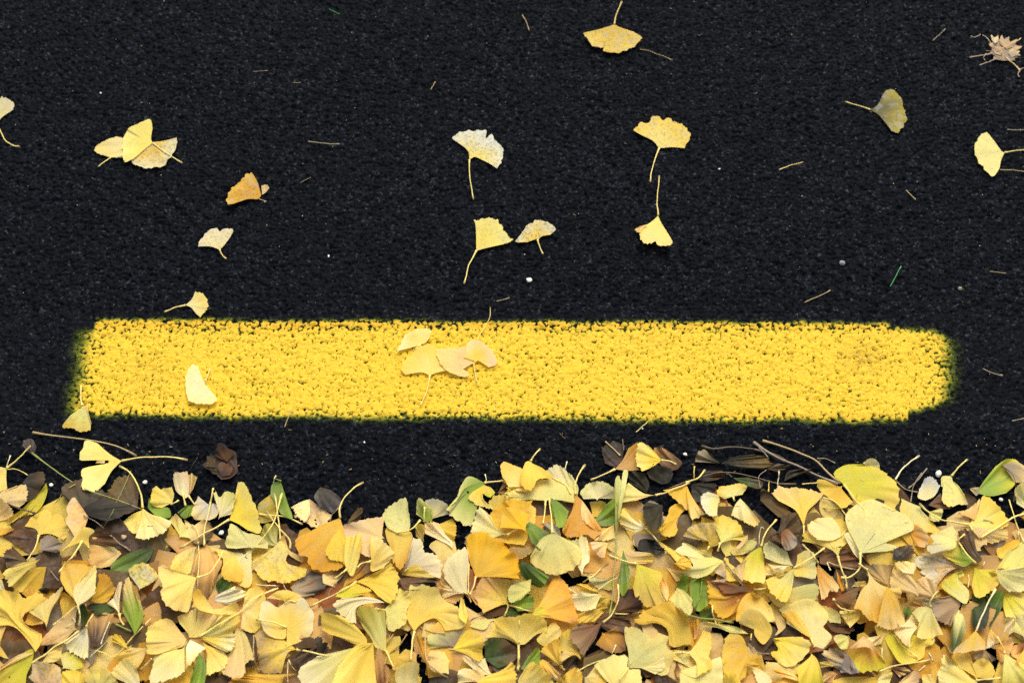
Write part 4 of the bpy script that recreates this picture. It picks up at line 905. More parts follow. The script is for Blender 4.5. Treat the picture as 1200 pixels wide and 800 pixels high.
H = np.zeros((len(gx), len(gy)), np.float32); ST = np.zeros((len(gx), len(gy)), np.float32)
for i in range(0, len(gx), 200):
    XX, YY = np.meshgrid(gx[i:i + 200], gy, indexing='ij')
    h, s_ = road_height(XX, YY)
    H[i:i + len(XX)] = h
    ST[i:i + len(XX)] = s_ ** 2.2
GX, GY = np.meshgrid(gx, gy, indexing='ij')
NX, NY = len(gx), len(gy)
def grid_quads(i0, i1, j0, j1, ny):
    I, J = np.meshgrid(np.arange(i0, i1), np.arange(j0, j1), indexing='ij')
    a = (I * ny + J).ravel()
    return np.stack([a, a + ny, a + ny + 1, a + 1], 1)
me = fast_mesh('road', np.stack([GX.ravel(), GY.ravel(), H.ravel()], 1), grid_quads(0, NX - 1, 0, NY - 1, NY))
set_float(me, ST.ravel(), 'stone')
road = add_obj('road', me, M_ROAD)
tag(road, 'black coarse asphalt road surface under leaves and paint', 'road', kind='structure')

# ------------------------------------------------------------------ painted stripe: a coat that follows the stones
c0 = unproject(np.array([[40, 340], [1180, 340], [40, 530], [1180, 530]]), np.zeros(4))
i0 = np.searchsorted(gx, c0[:, 0].min()); i1 = np.searchsorted(gx, c0[:, 0].max())
j0 = np.searchsorted(gy, c0[:, 1].min()); j1 = np.searchsorted(gy, c0[:, 1].max())
sx, sy, sh, ss = GX[i0:i1, j0:j1], GY[i0:i1, j0:j1], H[i0:i1, j0:j1], ST[i0:i1, j0:j1]
U, V = project(sx, sy, sh)
wob = (vnoise(sx, sy, .02, 21) - .5) * 7 + (vnoise(sx, sy, .006, 22) - .5) * 5
wob2 = (vnoise(sx, sy, .025, 23) - .5) * 9 + (vnoise(sx, sy, .005, 24) - .5) * 8
xl = 106 - (V - 390) * .16
left = smooth(-28, 22, U - xl + wob)
xr_main = 1064; ytop = 385 + .000 * U; ybot = 488 + .0065 * (U - 100)
ybr = np.where(U > xr_main, ybot - 10 - np.clip((U - xr_main) / 45, 0, 1) ** 1.5 * 12, ybot)
ytr = ytop + np.clip((U - 1070) / 45, 0, 1) ** 2.5 * 14
right = 1 - smooth(-26, 26, U - 1109 - wob * .7 + .0018 * (V - 432) ** 2 * 1.2)
main = left * right * smooth(-5, 5, V - ytr + wob2 * .5) * (1 - smooth(-10, 7, V - ybr + wob2 * .5))
band = smooth(108, 114, U + wob * .3) * (1 - smooth(-6, 6, U - 1044 + wob)) * smooth(-6, 4, V - 376 - .004 * (U - 110) + wob2 * .35) * (1 - smooth(387, 396, V))
def box(a, r):
    c = np.cumsum(np.pad(a, ((r + 1, r), (0, 0)), mode='edge'), 0); a = (c[2 * r + 1:] - c[:-2 * r - 1]) / (2 * r + 1)
    c = np.cumsum(np.pad(a, ((0, 0), (r + 1, r)), mode='edge'), 1); return (c[:, 2 * r + 1:] - c[:, :-2 * r - 1]) / (2 * r + 1)
hn = sh - box(sh.astype(float), 5) + (vnoise(sx, sy, .03, 25) - .5) * .0004
hq = lambda a, q: np.percentile(a, q)
pit = smooth(hq(hn, 4.5), hq(hn, 10), hn)
hb = hn + (vnoise(sx, sy, .009, 26) - .5) * .0012
pit_b = smooth(hq(hb, 16), hq(hb, 42), hb)
seam = 1 - .30 * np.exp(-((V - 388 + wob2 * .3) / 2.2) ** 2) * vnoise(sx, sy, .012, 27)
cover = np.maximum(main * (.10 + .90 * pit) * seam * np.where(main < .98, .35 + .65 * pit_b, 1), band * pit_b * .96)
edge_low = np.exp(-((V - (ybot - 5)) / 5) ** 2) * smooth(500, 900, U)
orange = np.clip(band * (1 - main) * .55 + edge_low * .5 * vnoise(sx, sy, .01, 28), 0, 1)
stain = np.exp(-(((U - 1010) / 26) ** 2 + ((V - 418) / 16) ** 2)) * .45 + np.exp(-(((U - 170) / 30) ** 2 + ((V - 440) / 25) ** 2)) * .25 + np.exp(-(((U - 770) / 30) ** 2 + ((V - 400) / 8) ** 2)) * .15
n2 = sh.shape[1]
q = grid_quads(0, sh.shape[0] - 1, 0, n2 - 1, n2)
cf = cover.ravel()
q = q[(cf[q].max(axis=1) > .02)]
used = np.unique(q); remap = np.zeros(cf.size, np.int64); remap[used] = np.arange(len(used))
soft = box(box(sh.astype(float), 2), 2)
fill = np.clip(cover, 0, 1) * ((soft - sh) * .78 + .0002)             # the coat levels the stones it covers
pv = np.stack([sx.ravel(), sy.ravel(), (sh + .00012 + np.maximum(fill, -.0001)).ravel()], 1)[used]
me = fast_mesh('painted_stripe', pv, remap[q])
for nm, arr in (('cover', cover), ('orange', orange), ('stain', stain), ('stone', ss)):
    set_float(me, np.asarray(arr).ravel()[used], nm)
stripe = add_obj('painted_stripe', me, M_PAINT)
tag(stripe, 'bright yellow painted stripe with fuzzy sprayed ends on black asphalt', 'road marking')

# ------------------------------------------------------------------ height map the litter settles on
CELL = .002
HX0, HX1, HY0, HY1 = -1.3, 1.3, -1.0, .85
NHX, NHY = int((HX1 - HX0) / CELL), int((HY1 - HY0) / CELL)
HM = np.full((NHX, NHY), .0023)

def hm_at(x, y):
    i = np.clip(((x - HX0) / CELL).astype(int), 0, NHX - 1); j = np.clip(((y - HY0) / CELL).astype(int), 0, NHY - 1)
    return HM[i, j]
def hm_put(x, y, z):
    i = ((x - HX0) / CELL).astype(int); j = ((y - HY0) / CELL).astype(int)
    ok = (i >= 0) & (j >= 0) & (i < NHX) & (j < NHY)
    np.maximum.at(HM, (i[ok], j[ok]), z[ok])

# ------------------------------------------------------------------ leaves
KR, MR = 12, 72

def spline(pts, n, closed_from=None):
    """Centripetal Catmull-Rom through pts, n samples spaced evenly along it."""
    p = np.asarray(pts, float)
    e = np.vstack([2 * p[0] - p[1], p, 2 * p[-1] - p[-2]])
    out = []
    for i in range(1, len(e) - 2):
        a, b, c, d = e[i - 1], e[i], e[i + 1], e[i + 2]
        t0 = 0; t1 = t0 + max(np.linalg.norm(b - a), 1e-6) ** .5; t2 = t1 + max(np.linalg.norm(c - b), 1e-6) ** .5; t3 = t2 + max(np.linalg.norm(d - c), 1e-6) ** .5
        t = np.linspace(t1, t2, 14, endpoint=False)[:, None]
        A1 = (t1 - t) / (t1 - t0) * a + (t - t0) / (t1 - t0) * b
        A2 = (t2 - t) / (t2 - t1) * b + (t - t1) / (t2 - t1) * c
        A3 = (t3 - t) / (t3 - t2) * c + (t - t2) / (t3 - t2) * d
        B1 = (t2 - t) / (t2 - t0) * A1 + (t - t0) / (t2 - t0) * A2
        B2 = (t3 - t) / (t3 - t1) * A2 + (t - t1) / (t3 - t1) * A3
        out.append((t2 - t) / (t2 - t1) * B1 + (t - t1) / (t2 - t1) * B2)
    out = np.vstack(out + [p[-1:]])
    s = np.concatenate([[0], np.cumsum(np.linalg.norm(np.diff(out, axis=0), axis=1))])
    q = np.linspace(0, s[-1], n)
    return np.stack([np.interp(q, s, out[:, 0]), np.interp(q, s, out[:, 1])], 1)

def parse_pts(s, ox, oy, k):
    return np.array([[ox + float(a) / k, oy + float(b) / k] for a, b in (p.split() for p in s.split(','))])

def smooth1(n, octs):
    t = np.linspace(0, 1, n); y = np.zeros(n)
    for f, a in octs:
        y += a * np.interp(t * f, np.arange(int(f) + 2), rng.normal(0, 1, int(f) + 2))
    return y

def blade(pts, layer, cup, wave, rough_rim, base_h=None, fold=0.0, flare=False, bend=0.0):
    """Mesh arrays of one leaf blade lying on what is already there. pts: the leaf's base, then its outline."""
    apex = pts[0]
    out = pts[1:]
    span = np.linalg.norm(out - apex, axis=1).max()
    # axis of the leaf, then the two corners where its straight sides end and its rim begins
    seg = np.vstack([out, out[:1]])
    axis = spline(out, 60).mean(0) - apex
    a0 = math.atan2(axis[1], axis[0])
    dev = np.unwrap(np.concatenate([[0], np.arctan2(out[:, 1] - apex[1], out[:, 0] - apex[0])  - a0]))[1:]
    dev = (dev + math.pi) % (2 * math.pi) - math.pi
    dist = np.linalg.norm(out - apex, axis=1)
    m = len(out); half = max(1, m // 2)
    sgn = 1 if dev[:half].mean() > dev[half:].mean() else -1
    def corner(idx, sg):
        ok = [k for k in idx if dist[k] > .42 * span] or [max(idx, key=lambda k: dist[k])]
        return max(ok, key=lambda k: dev[k] * sg)
    iL = corner(range(0, half), sgn); iR = corner(range(half, m), -sgn)
    ax = axis / (np.linalg.norm(axis) + 1e-9)
    def side(p):                                  # p: points from the base to the corner
        p = list(p)
        if len(p) == 1 and flare:                 # ginkgo blades leave the stem in a narrow concave neck
            e = p[0] - apex; L = np.linalg.norm(e)
            p = [apex + e * .17 + (ax * L * .17 - e * .17) * .60, apex + e * .45 + (ax * L * .45 - e * .45) * .20] + p
        return spline(np.vstack([apex[None]] + [np.asarray(q)[None] for q in p]), KR + 1)
    LS, RS = side(out[:iL + 1]), side(out[iR:][::-1])
    T = spline(out[iL:iR + 1], MR)
    cen = T.mean(0) - apex; cen /= np.linalg.norm(cen) + 1e-9
    uu = np.linspace(0, 1, MR)
    teeth = rng.uniform(7, 13)
    jit = (smooth1(MR, ((9, .010), (22, .016), (MR - 2, .010))) - .030 * np.abs(np.sin(uu * math.pi * teeth + smooth1(MR, ((4, .9),))))) * rough_rim
    T = T + (T - apex) * (jit * smooth(0, .06, uu) * smooth(0, .06, 1 - uu))[:, None]
    t = np.linspace(0, 1, KR + 1)
    tt = np.repeat(t[:, None], MR, 1)
    uv = (1 - uu)[None, :, None] * LS[:, None] + uu[None, :, None] * RS[:, None] + (t ** 1.5)[:, None, None] * (T - (1 - uu)[:, None] * T[:1] - uu[:, None] * T[-1:])[None]
    q_ = uv; ar = np.cross(q_[1:, :-1] - q_[:-1, :-1], q_[:-1, 1:] - q_[:-1, :-1])[1:]
    pos, neg = ar[ar > 0].sum(), -ar[ar < 0].sum()
    if min(pos, neg) > .04 * (pos + neg):         # odd outlines: a plain fan from the base
        rim = spline(np.vstack([pts, pts[:1]]), MR)
        uv = apex[None, None] + (t ** .85)[:, None, None] * (rim - apex)[None]
    rim = uv[-1]
    dl = np.linalg.norm(uv - apex, axis=2); d = dl[-1]
    flat = uv.reshape(-1, 2); ft = tt.ravel()
    rad = (dl / dl.max()).ravel()
    # settle on the pile: a plane fitted to what lies below, lifted clear
    z = np.full(len(flat), HM.min() if base_h is None else base_h)
    if base_h is None:
        P = unproject(flat, np.full(len(flat), .01))
        z = np.full(len(flat), np.percentile(hm_at(P[:, 0], P[:, 1]), 70))
    for it in range(2):
        P = unproject(flat, z)
        h = hm_at(P[:, 0], P[:, 1])
        A = np.stack([P[:, 0] - P[:, 0].mean(), P[:, 1] - P[:, 1].mean(), np.ones(len(P))], 1)
        w = np.linalg.lstsq(A[MR:], h[MR:], rcond=None)[0]
        s = math.hypot(w[0], w[1]); lim = .6
        if s > lim: w[:2] *= lim / s
        fit = A @ w
        lift = np.percentile(h - fit, 90)
        z = fit + lift + .0010
    ang = np.linspace(0, 1, MR)[None].repeat(KR + 1, 0).ravel()
    ph = rng.uniform(0, 6.28, 4)
    size = np.ptp(unproject(rim, np.full(MR, .01))[:, :2], axis=0).max()
    sag = .45 * np.clip(h - z, -.012, .0) * smooth(.35, 1, rad)          # rims droop onto what is under them
    dz = cup * .001 * rad ** 2.2 + wave * .001 * rad ** 1.4 * (np.sin(ang * 6.28 * 1.5 + ph[0]) + .6 * np.sin(ang * 6.28 * 3.2 + ph[1]) + .10 * np.sin(ang * 6.28 * 7 + ph[2]))
    dz += wave * .0005 * np.sin(rad * 5 + ph[3]) * rad
    if fold: dz += fold * .001 * np.abs(ang - .5) * 2 * rad
    if bend:                                      # rolled about one axis: edges up (positive) or middle up (negative)
        q = P[:, :2] - P[:, :2].mean(0); a_ = rng.uniform(0, math.pi)
        u_ = (q[:, 0] * math.cos(a_) + q[:, 1] * math.sin(a_)); u_ = (u_ / np.abs(u_).max()) ** 2
        dz += .001 * (bend * u_ if bend > 0 else -bend * (1 - u_))
    z = z + sag + dz
    for _ in range(3):
        z = np.maximum(z, h + .0004)
        g = z.reshape(KR + 1, MR)
        e = np.pad(g, 1, mode='edge')
        g = .4 * g + .15 * (e[:-2, 1:-1] + e[2:, 1:-1] + e[1:-1, :-2] + e[1:-1, 2:])
        g[0] = g[0].mean()
        z = g.ravel()
    z = np.maximum(z, h - .0008)
    P = unproject(flat, z)
    # remember the new surface
    for a in np.linspace(0, 1, 3):
        for b in np.linspace(0, 1, 3):
            G = P.reshape(KR + 1, MR, 3)
            Q = (G[:-1, :-1] * (1 - a) + G[1:, :-1] * a) * (1 - b) + (G[:-1, 1:] * (1 - a) + G[1:, 1:] * a) * b
            Q = Q.reshape(-1, 3); hm_put(Q[:, 0], Q[:, 1], Q[:, 2])
    # one vertex at the base, then rings
    V = np.vstack([P[:1], P[MR:]])
    R = KR
    quads = []
    I, J = np.meshgrid(np.arange(R - 1), np.arange(MR - 1), indexing='ij')
    a = (1 + I * MR + J).ravel()
    quads = np.stack([a, a + 1, a + MR + 1, a + MR], 1)
    j = np.arange(MR - 1)
    tris = np.stack([np.zeros(MR - 1, int), 2 + j, 1 + j], 1)
    sel = np.concatenate([[0], np.arange(MR, len(flat))])
    return V, quads, tris, rad[sel], ang[sel], size

def face_up(V, quads, tris):
    c = V[quads]; n = np.cross(c[:, 1] - c[:, 0], c[:, 3] - c[:, 0]).sum(0)
    return (quads[:, ::-1], tris[:, ::-1]) if n[2] < 0 else (quads, tris)

def leaf_colours(c1, c2, rad, ang, split):
    a, b = lin(PAL[c1]), lin(PAL[c2])
    k = smooth(.25, 1.0, rad + smooth1(60, ((5, .10), (14, .06)))[np.clip((ang * 59).astype(int), 0, 59)])
    col = a[None] * (1 - k[:, None]) + b[None] * k[:, None]
    hue = rng.normal(0, 1)
    col *= (1 + .05 * hue) * np.array([1, 1 + .012 * rng.normal(), 1 + .10 * rng.normal()])
    # dry brown nibbles along the rim
    n = smooth1(80, ((11, .5), (30, .5)))[np.clip((ang * 79).astype(int), 0, 79)]
    e = smooth(.93, 1, rad) * smooth(.55, 1.1, n)
    col = col * (1 - .55 * e[:, None]) + .55 * e[:, None] * np.array([.22, .12, .04])
    if split:
        s = np.exp(-((ang - rng.uniform(.40, .62)) / .012) ** 2) * smooth(.25, .6, rad)
        col = col * (1 - .85 * s[:, None]) + .85 * s[:, None] * np.array([.05, .025, .015])
    return np.clip(col, .004, .95)

def finish_blade(name, arr, c1, c2, mat, spots, split, parent=None, origin=None):
    V, quads, tris, rad, ang, size = arr
    quads, tris = face_up(V, quads, tris)
    o0 = V[0].copy() if origin is None else origin
    me = fast_mesh(name, V - o0, quads, tris)
    set_col(me, leaf_colours(c1, c2, rad, ang, split))
    set_float(me, np.full(len(V), spots), 'spots')
    fa = me.attributes.new('fan', 'FLOAT_VECTOR', 'POINT')
    fa.data.foreach_set('vector', np.stack([ang, rad, np.zeros_like(rad)], 1).astype(np.float32).ravel())
    o = add_obj(name, me, mat, parent)
    if parent is None: o.location = o0
    return o, o0

def tube(name, pts, radii, col, mat, parent=None, origin=None, tipcol=None):
    P = np.asarray(pts, float); n = len(P); S = 7
    T = np.gradient(P, axis=0); T /= np.linalg.norm(T, axis=1)[:, None] + 1e-12
    up = np.array([0, 0, 1.0])
    A = np.cross(T, up); A /= np.linalg.norm(A, axis=1)[:, None] + 1e-9
    B = np.cross(T, A)
    th = np.arange(S) / S * 2 * math.pi
    V = P[:, None] + radii[:, None, None] * (np.cos(th)[None, :, None] * A[:, None] + np.sin(th)[None, :, None] * B[:, None])
    V = np.vstack([V.reshape(-1, 3), P[:1], P[-1:]])
    I, J = np.meshgrid(np.arange(n - 1), np.arange(S), indexing='ij')
    a = (I * S + J).ravel(); b = (I * S + (J + 1) % S).ravel()
    quads = np.stack([a, b, b + S, a + S], 1)
    j = np.arange(S); k = (j + 1) % S
    tris = np.vstack([np.stack([np.full(S, n * S), k, j], 1), np.stack([np.full(S, n * S + 1), (n - 1) * S + j, (n - 1) * S + k], 1)])
    o0 = P[0].copy() if origin is None else origin
    me = fast_mesh(name, V - o0, quads, tris)
    c = np.repeat(col[None], len(V), 0)
    if tipcol is not None:
        f = np.zeros(len(V)); f[(n - 2) * S:] = 1
        c = c * (1 - .6 * f[:, None]) + .6 * f[:, None] * tipcol
    set_col(me, c)
    o = add_obj(name, me, mat, parent)
    if parent is None: o.location = o0
    return o

def stalk(pts, rad_mm, z0, col, name='stem', parent=None, origin=None, knob=False, free=False, arch=2.0, n=18):
    """A thin stalk along photo points, resting on or arching over what is below. z0: height where it leaves its leaf."""
    uv = spline(pts, n)
    t = np.linspace(0, 1, n)
    L_ = np.linalg.norm(uv[-1] - uv[0])
    uv = uv + (np.stack([smooth1(n, ((4, .010), (9, .005))), smooth1(n, ((4, .010), (9, .005)))], 1) * min(L_, 60)) * np.sin(t * math.pi)[:, None]
    P = unproject(uv, np.full(n, .01 if z0 is None else z0))
    r = rad_mm * .001
    h = hm_at(P[:, 0], P[:, 1])
    P = unproject(uv, h); h = hm_at(P[:, 0], P[:, 1])
    h = np.convolve(np.pad(h, 2, mode='edge'), np.ones(5) / 5, 'valid')
    line = h[0] * (1 - t) + h[-1] * t if z0 is None else (z0 * (1 - t) + max(h[-1], min(z0, h[-1] + .012)) * t)
    z = np.maximum(h + r * .8, line * .75 + h * .25) + arch * .001 * np.sin(t * math.pi) + arch * .0006 * t
    if z0 is not None: z[0] = z0; z[1] = max(z[1] * .5 + z0 * .5, z0 - .001)
    P = unproject(uv, z)
    rr = r * (1.10 - .25 * np.sin(np.clip(t * 1.1, 0, 1) * math.pi))
    rr *= 1 + smooth1(n, ((7, .05), (14, .05)))
    rr *= 1.12 - .30 * t
    if z0 is not None: rr *= 1 + .5 * np.exp(-t / .07)
    rr[-3:] *= np.array([1.2, 1.7, 1.4])
    if knob: rr[:2] *= 1.3
    i = np.linspace(0, 1, 5)
    for a, b in zip(P[:-1], P[1:]):
        q = a[None] * (1 - i[:, None]) + b[None] * i[:, None]
        hm_put(q[:, 0], q[:, 1], q[:, 2] + r * .4)
    c = lin(PAL[col]) * rng.uniform(.9, 1.08) * (.62 if name != 'stem' and col in ('tan', 'sand', 'peach', 'orangetan') else 1)
    return tube(name, P, rr, c, M_STEM, parent, origin, tipcol=np.array([.16, .09, .04]) if rng.random() < .6 else None)

def pebble(u, v, px, col, label):
    p = unproject(np.array([[u, v]]), np.array([.003]))[0]
    h = hm_at(np.array([p[0]]), np.array([p[1]]))[0]
    dist = np.linalg.norm(p - CAM)
    r = px / FPX * dist * .62
    import bmesh
    bm = bmesh.new(); bmesh.ops.create_icosphere(bm, subdivisions=3, radius=1)
    pl = [(np.array(d) / np.linalg.norm(d), rng.uniform(.62, .92)) for d in rng.normal(0, 1, (9, 3))]
    sc3 = np.array([rng.uniform(.9, 1.25), rng.uniform(.8, 1.05), rng.uniform(.6, .8)]) * r
    for w in bm.verts:
        q = np.array(w.co)
        for n, lim in pl:
            e = q @ n
            if e > lim: q = q - n * (e - lim) * .9
        w.co = (q + rng.normal(0, .012, 3)) * sc3
    me = bpy.data.meshes.new('pebble'); bm.to_mesh(me); bm.free()
    me.shade_smooth()
    base = lin(PAL[col]); n = len(me.vertices)
    set_col(me, np.clip(base[None] * (1 + rng.normal(0, .06, (n, 1))), 0, .9))
    o = add_obj('pebble', me, M_STONE)
    p = unproject(np.array([[u, v]]), np.array([h + r * .45]))[0]
    o.location = p; o.rotation_euler = (0, 0, rng.uniform(0, 6.28))
    hm_put(np.array([p[0]]), np.array([p[1]]), np.array([p[2] + r * .4]))
    return tag(o, label, 'pebble', 'pebbles on the road')

# ------------------------------------------------------------------ deep litter under the traced leaves (one mass, mostly hidden)
def edge_row(u):
    """Photo row of the litter's edge at photo column u."""
    return np.interp(u, [-900, -200, 0, 60, 130, 200, 260, 330, 400, 470, 520, 560, 640, 700, 760, 820, 880, 960, 1020, 1100, 1180, 1400, 2100],
                     [575, 570, 575, 595, 600, 604, 622, 622, 640, 622, 608, 585, 580, 590, 585, 580, 580, 575, 570, 595, 590, 590, 590])

def random_fan(cx, cy, z, size, yaw, tilt, roll):
    m = 15; spread = rng.uniform(.75, 1.15); th = np.linspace(-spread, spread, m)
    rr = size * (1 + rng.normal(0, .03, m)) * (1 - .10 * (np.abs(th) / spread) ** 4)
    rr[m // 2] *= rng.uniform(.55, 1)
    rows = []
    for f in (.12, .45, .75, 1.0):
        x = rr * f * np.sin(th); y = rr * f * np.cos(th)
        zz = size * (.10 * f * f * roll + .05 * f * np.sin(th * 4 + yaw))
        rows.append(np.stack([x, y - size * .5, zz], 1))
    V = np.vstack(rows)
    ct, st = math.cos(tilt), math.sin(tilt)
    V = np.stack([V[:, 0], V[:, 1] * ct - V[:, 2] * st, V[:, 1] * st + V[:, 2] * ct], 1)
    c, s = math.cos(yaw), math.sin(yaw)
    V = np.stack([V[:, 0] * c - V[:, 1] * s, V[:, 0] * s + V[:, 1] * c, V[:, 2]], 1)
    V[:, 2] -= min(0, V[:, 2].min())
    V += (cx, cy, z)
    I, J = np.meshgrid(np.arange(3), np.arange(m - 1), indexing='ij'); a = (I * m + J).ravel()
    f = np.tile(np.linspace(0, 1, m), 4); r = np.repeat([.12, .45, .75, 1.0], m)
    return V, np.stack([a, a + m, a + m + 1, a + 1], 1), f, r

UNDER = ['umber', 'bark', 'brown', 'darkbrown', 'tanbrown', 'mustard', 'deepgold', 'orangetan', 'olivebrown', 'tan', 'greytan', 'rust', 'gold', 'tanyellow', 'yellow']
UW = np.array([6, 5, 6, 5, 7, 10, 7, 9, 4, 9, 4, 4, 9, 9, 8], float); UW /= UW.sum()
TOPC = ['pale', 'yellow', 'lightpale', 'gold', 'palegreen', 'peach', 'tan', 'orange', 'brown', 'lime']
AV, AQ, AF, AR, AC = [], [], [], [], []
nv = 0
def litter_leaf(x, y, z, top):
    global nv
    nm = (TOPC[rng.integers(len(TOPC))] if top else UNDER[rng.choice(len(UNDER), p=UW)])
    V, q, f, r = random_fan(x, y, z, rng.uniform(.040, .060), rng.uniform(0, 6.28), rng.normal(0, .16), rng.uniform(-.4, 1.4))
    AV.append(V); AQ.append(q + nv); AF.append(f); AR.append(r); nv += len(V)
    c = lin(PAL[nm]); c2 = lin(PAL[UNDER[rng.integers(6)]])
    k = (smooth(.7, 1.1, r) * rng.uniform(0, .6))[:, None]
    AC.append(c[None] * (1 - k) + c2[None] * k)
    return V
cnt = 0
for rep in range(4):
    for X in np.arange(-1.25, 1.25, .046):
        for Y in np.arange(-.98, -.16, .046):
            x = X + rng.uniform(-.023, .023); y = Y + rng.uniform(-.023, .023)
            u, v = project(x, y, .005)
            inset = v - edge_row(u)
            if inset < 19: continue
            seen = -40 < u < 1240 and v < 850
            depth = np.interp(inset, [20, 60, 140, 300], [.001, .005, .011, .016])
            if rep >= 2 and (seen or inset < 60): continue
            V = litter_leaf(x, y, .002 + depth * (rep + rng.random()) / (2.0 if seen else 2.4), rep >= 2)
            if seen or rep < 2:
                hm_put(V[:, 0], V[:, 1], V[:, 2])
me = fast_mesh('leaf_litter', np.vstack(AV), np.vstack(AQ))
set_col(me, np.vstack(AC)); set_float(me, np.full(nv, .25), 'spots')
fa = me.attributes.new('fan', 'FLOAT_VECTOR', 'POINT')
fa.data.foreach_set('vector', np.stack([np.concatenate(AF), np.concatenate(AR), np.zeros(nv)], 1).astype(np.float32).ravel())
litter = add_obj('leaf_litter', me, M_LEAF)
tag(litter, 'deep layer of brown decaying leaves beneath the yellow ginkgo leaves', 'leaf litter', kind='stuff')
# close the pinholes of that layer in the height map
for _ in range(3):
    HM = np.maximum.reduce([HM, np.roll(HM, 1, 0) - .001, np.roll(HM, -1, 0) - .001, np.roll(HM, 1, 1) - .001, np.roll(HM, -1, 1) - .001])

# ------------------------------------------------------------------ the traced things
NAMES = {'g': 'ginkgo_leaf', 'o': 'broad_leaf', 's': 'plant_stalk', 'p': 'pebble'}
CATS = {'ginkgo_leaf': 'ginkgo leaf', 'dead_leaf': 'dead leaf', 'green_leaf': 'green leaf', 'broad_leaf': 'leaf', 'plant_stalk': 'stalk',
        'seed_husk': 'seed husk', 'dried_debris': 'plant debris', 'flower_stalk': 'flower stalk'}
recs = []
ox = oy = 0.0; kk = 1.0; n = 0
for line in DATA.strip().split('\n'):
    line = line.strip()
    if not line or line.startswith('#'): continue
    if line.startswith('@'):
        ox, oy, kk = (float(v) for v in line[1:].split()); continue
    f = line.split(';')
    if f[0] in ('f', 'cs'): recs[-1][2].append((f, ox, oy, kk)); continue
    z = float(f[2]) if f[0] in 'gos' else 0
    n += 1
    recs.append(((z, n), (f, ox, oy, kk), []))
recs.sort(key=lambda r: r[0])
in_pile = lambda v: v > 540

for (z, _), (f, ox, oy, kk), kids in recs:
    kind = f[0]
    if kind == 'p':
        u, v = (float(a) for a in f[2].split()[:2])
        pebble(ox + u / kk, oy + v / kk, float(f[3]), f[1], f[4]); continue
    c1, c2 = (f[1].split('>') + [f[1]])[:2]
    pts = parse_pts(f[3], ox, oy, kk)
    if kind == 's':
        o = stalk(pts, float(f[4]) * .68, None, c1, name='plant_stalk', arch=1.0 if pts[:, 1].mean() < 540 else 3.0, knob='knob' in (f[6] if len(f) > 6 else ''))
        tag(o, f[5], 'stalk', 'loose stalks and straws'); org = np.array(o.location)
        for (g, gx_, gy_, gk) in kids:
            p2 = parse_pts(g[3], gx_, gy_, gk)
            stalk(p2, float(g[4]) * .68, None, g[1], name='side_shoot', parent=o, origin=org, arch=1.0)
        continue
    opt = dict(a.split('=') for a in f[6:] if '=' in a) if len(f) > 6 else {}
    name = opt.get('name', NAMES[kind])
    road_leaf = pts[:, 1].mean() < 505
    cup = float(opt.get('cup', rng.uniform(2, 6) if road_leaf else rng.uniform(1.5, 12)))
    bend = 0 if road_leaf else rng.uniform(-10, 10)
    wave = (rng.uniform(.4, 1.1) if road_leaf else rng.uniform(1.0, 3.2)) * (1.5 if name in ('dead_leaf', 'dried_debris') else 1)
    mat = M_DEAD if name in ('dead_leaf', 'dried_debris', 'seed_husk') else M_GREEN if name in ('green_leaf', 'flower_stalk') else M_LEAF
    rim = {'green_leaf': .25, 'seed_husk': .4, 'dead_leaf': 1.6, 'dried_debris': 1.3}.get(name, 1.0)
    spots = float(opt.get('spots', rng.uniform(0, .22)))
    arr = blade(pts, z, cup, wave, rim, flare=name == 'ginkgo_leaf', bend=bend)
    if f[4] or kids:
        org = arr[0][0].copy()
        o = bpy.data.objects.new(name, None); COL.objects.link(o); o.location = org; o.empty_display_size = .02
        finish_blade('blade', arr, c1, c2, mat, spots, 'split' in opt, parent=o, origin=org)
    else:
        o, org = finish_blade(name, arr, c1, c2, mat, spots, 'split' in opt)
    grp = {'ginkgo_leaf': 'ginkgo leaves scattered on the road' if pts[:, 1].mean() < 505 else 'ginkgo leaves piled along the bottom',
           'dead_leaf': 'dead brown leaves in the litter', 'green_leaf': 'green leaves in the litter'}.get(name)
    tag(o, f[5], CATS[name], grp)
    stem_c = {'M': 'pale'}.get('', 'pale' if name == 'ginkgo_leaf' and c1 in ('pale', 'lightpale', 'yellow', 'cream', 'palegreen', 'brightyellow', 'lime', 'gold', 'sage', 'paleblend') else c1 if name != 'ginkgo_leaf' else 'tanyellow')
    if f[4]:
        sp = parse_pts(f[4], ox, oy, kk)
        if not opt.get('free'): sp = np.vstack([pts[:1], sp])
        r = .80 if road_leaf else .95
        if name == 'flower_stalk': r = .75
        stalk(sp, r, arr[0][0][2] + .0003, stem_c, parent=o, origin=org, arch=.8 if road_leaf else 4.0)
    for (g, gx_, gy_, gk) in kids:
        p2 = parse_pts(g[3], gx_, gy_, gk)
        if g[0] == 'cs':
            stalk(p2, float(g[4]) * .68, None, g[1], parent=o, origin=org, arch=1.0)
        else:
            d1, d2 = (g[1].split('>') + [g[1]])[:2]
            a2 = blade(p2, z, rng.uniform(2, 6) if not road_leaf else 1.5, .8, rim)
            finish_blade('folded_lobe' if name == 'ginkgo_leaf' else 'crumpled_lobe', a2, d1, d2, mat, spots, False, parent=o, origin=org)

print('PILE', [round(float(np.percentile(HM[200:1100, 100:400], q)) * 1000, 1) for q in (5, 50, 95, 100)])
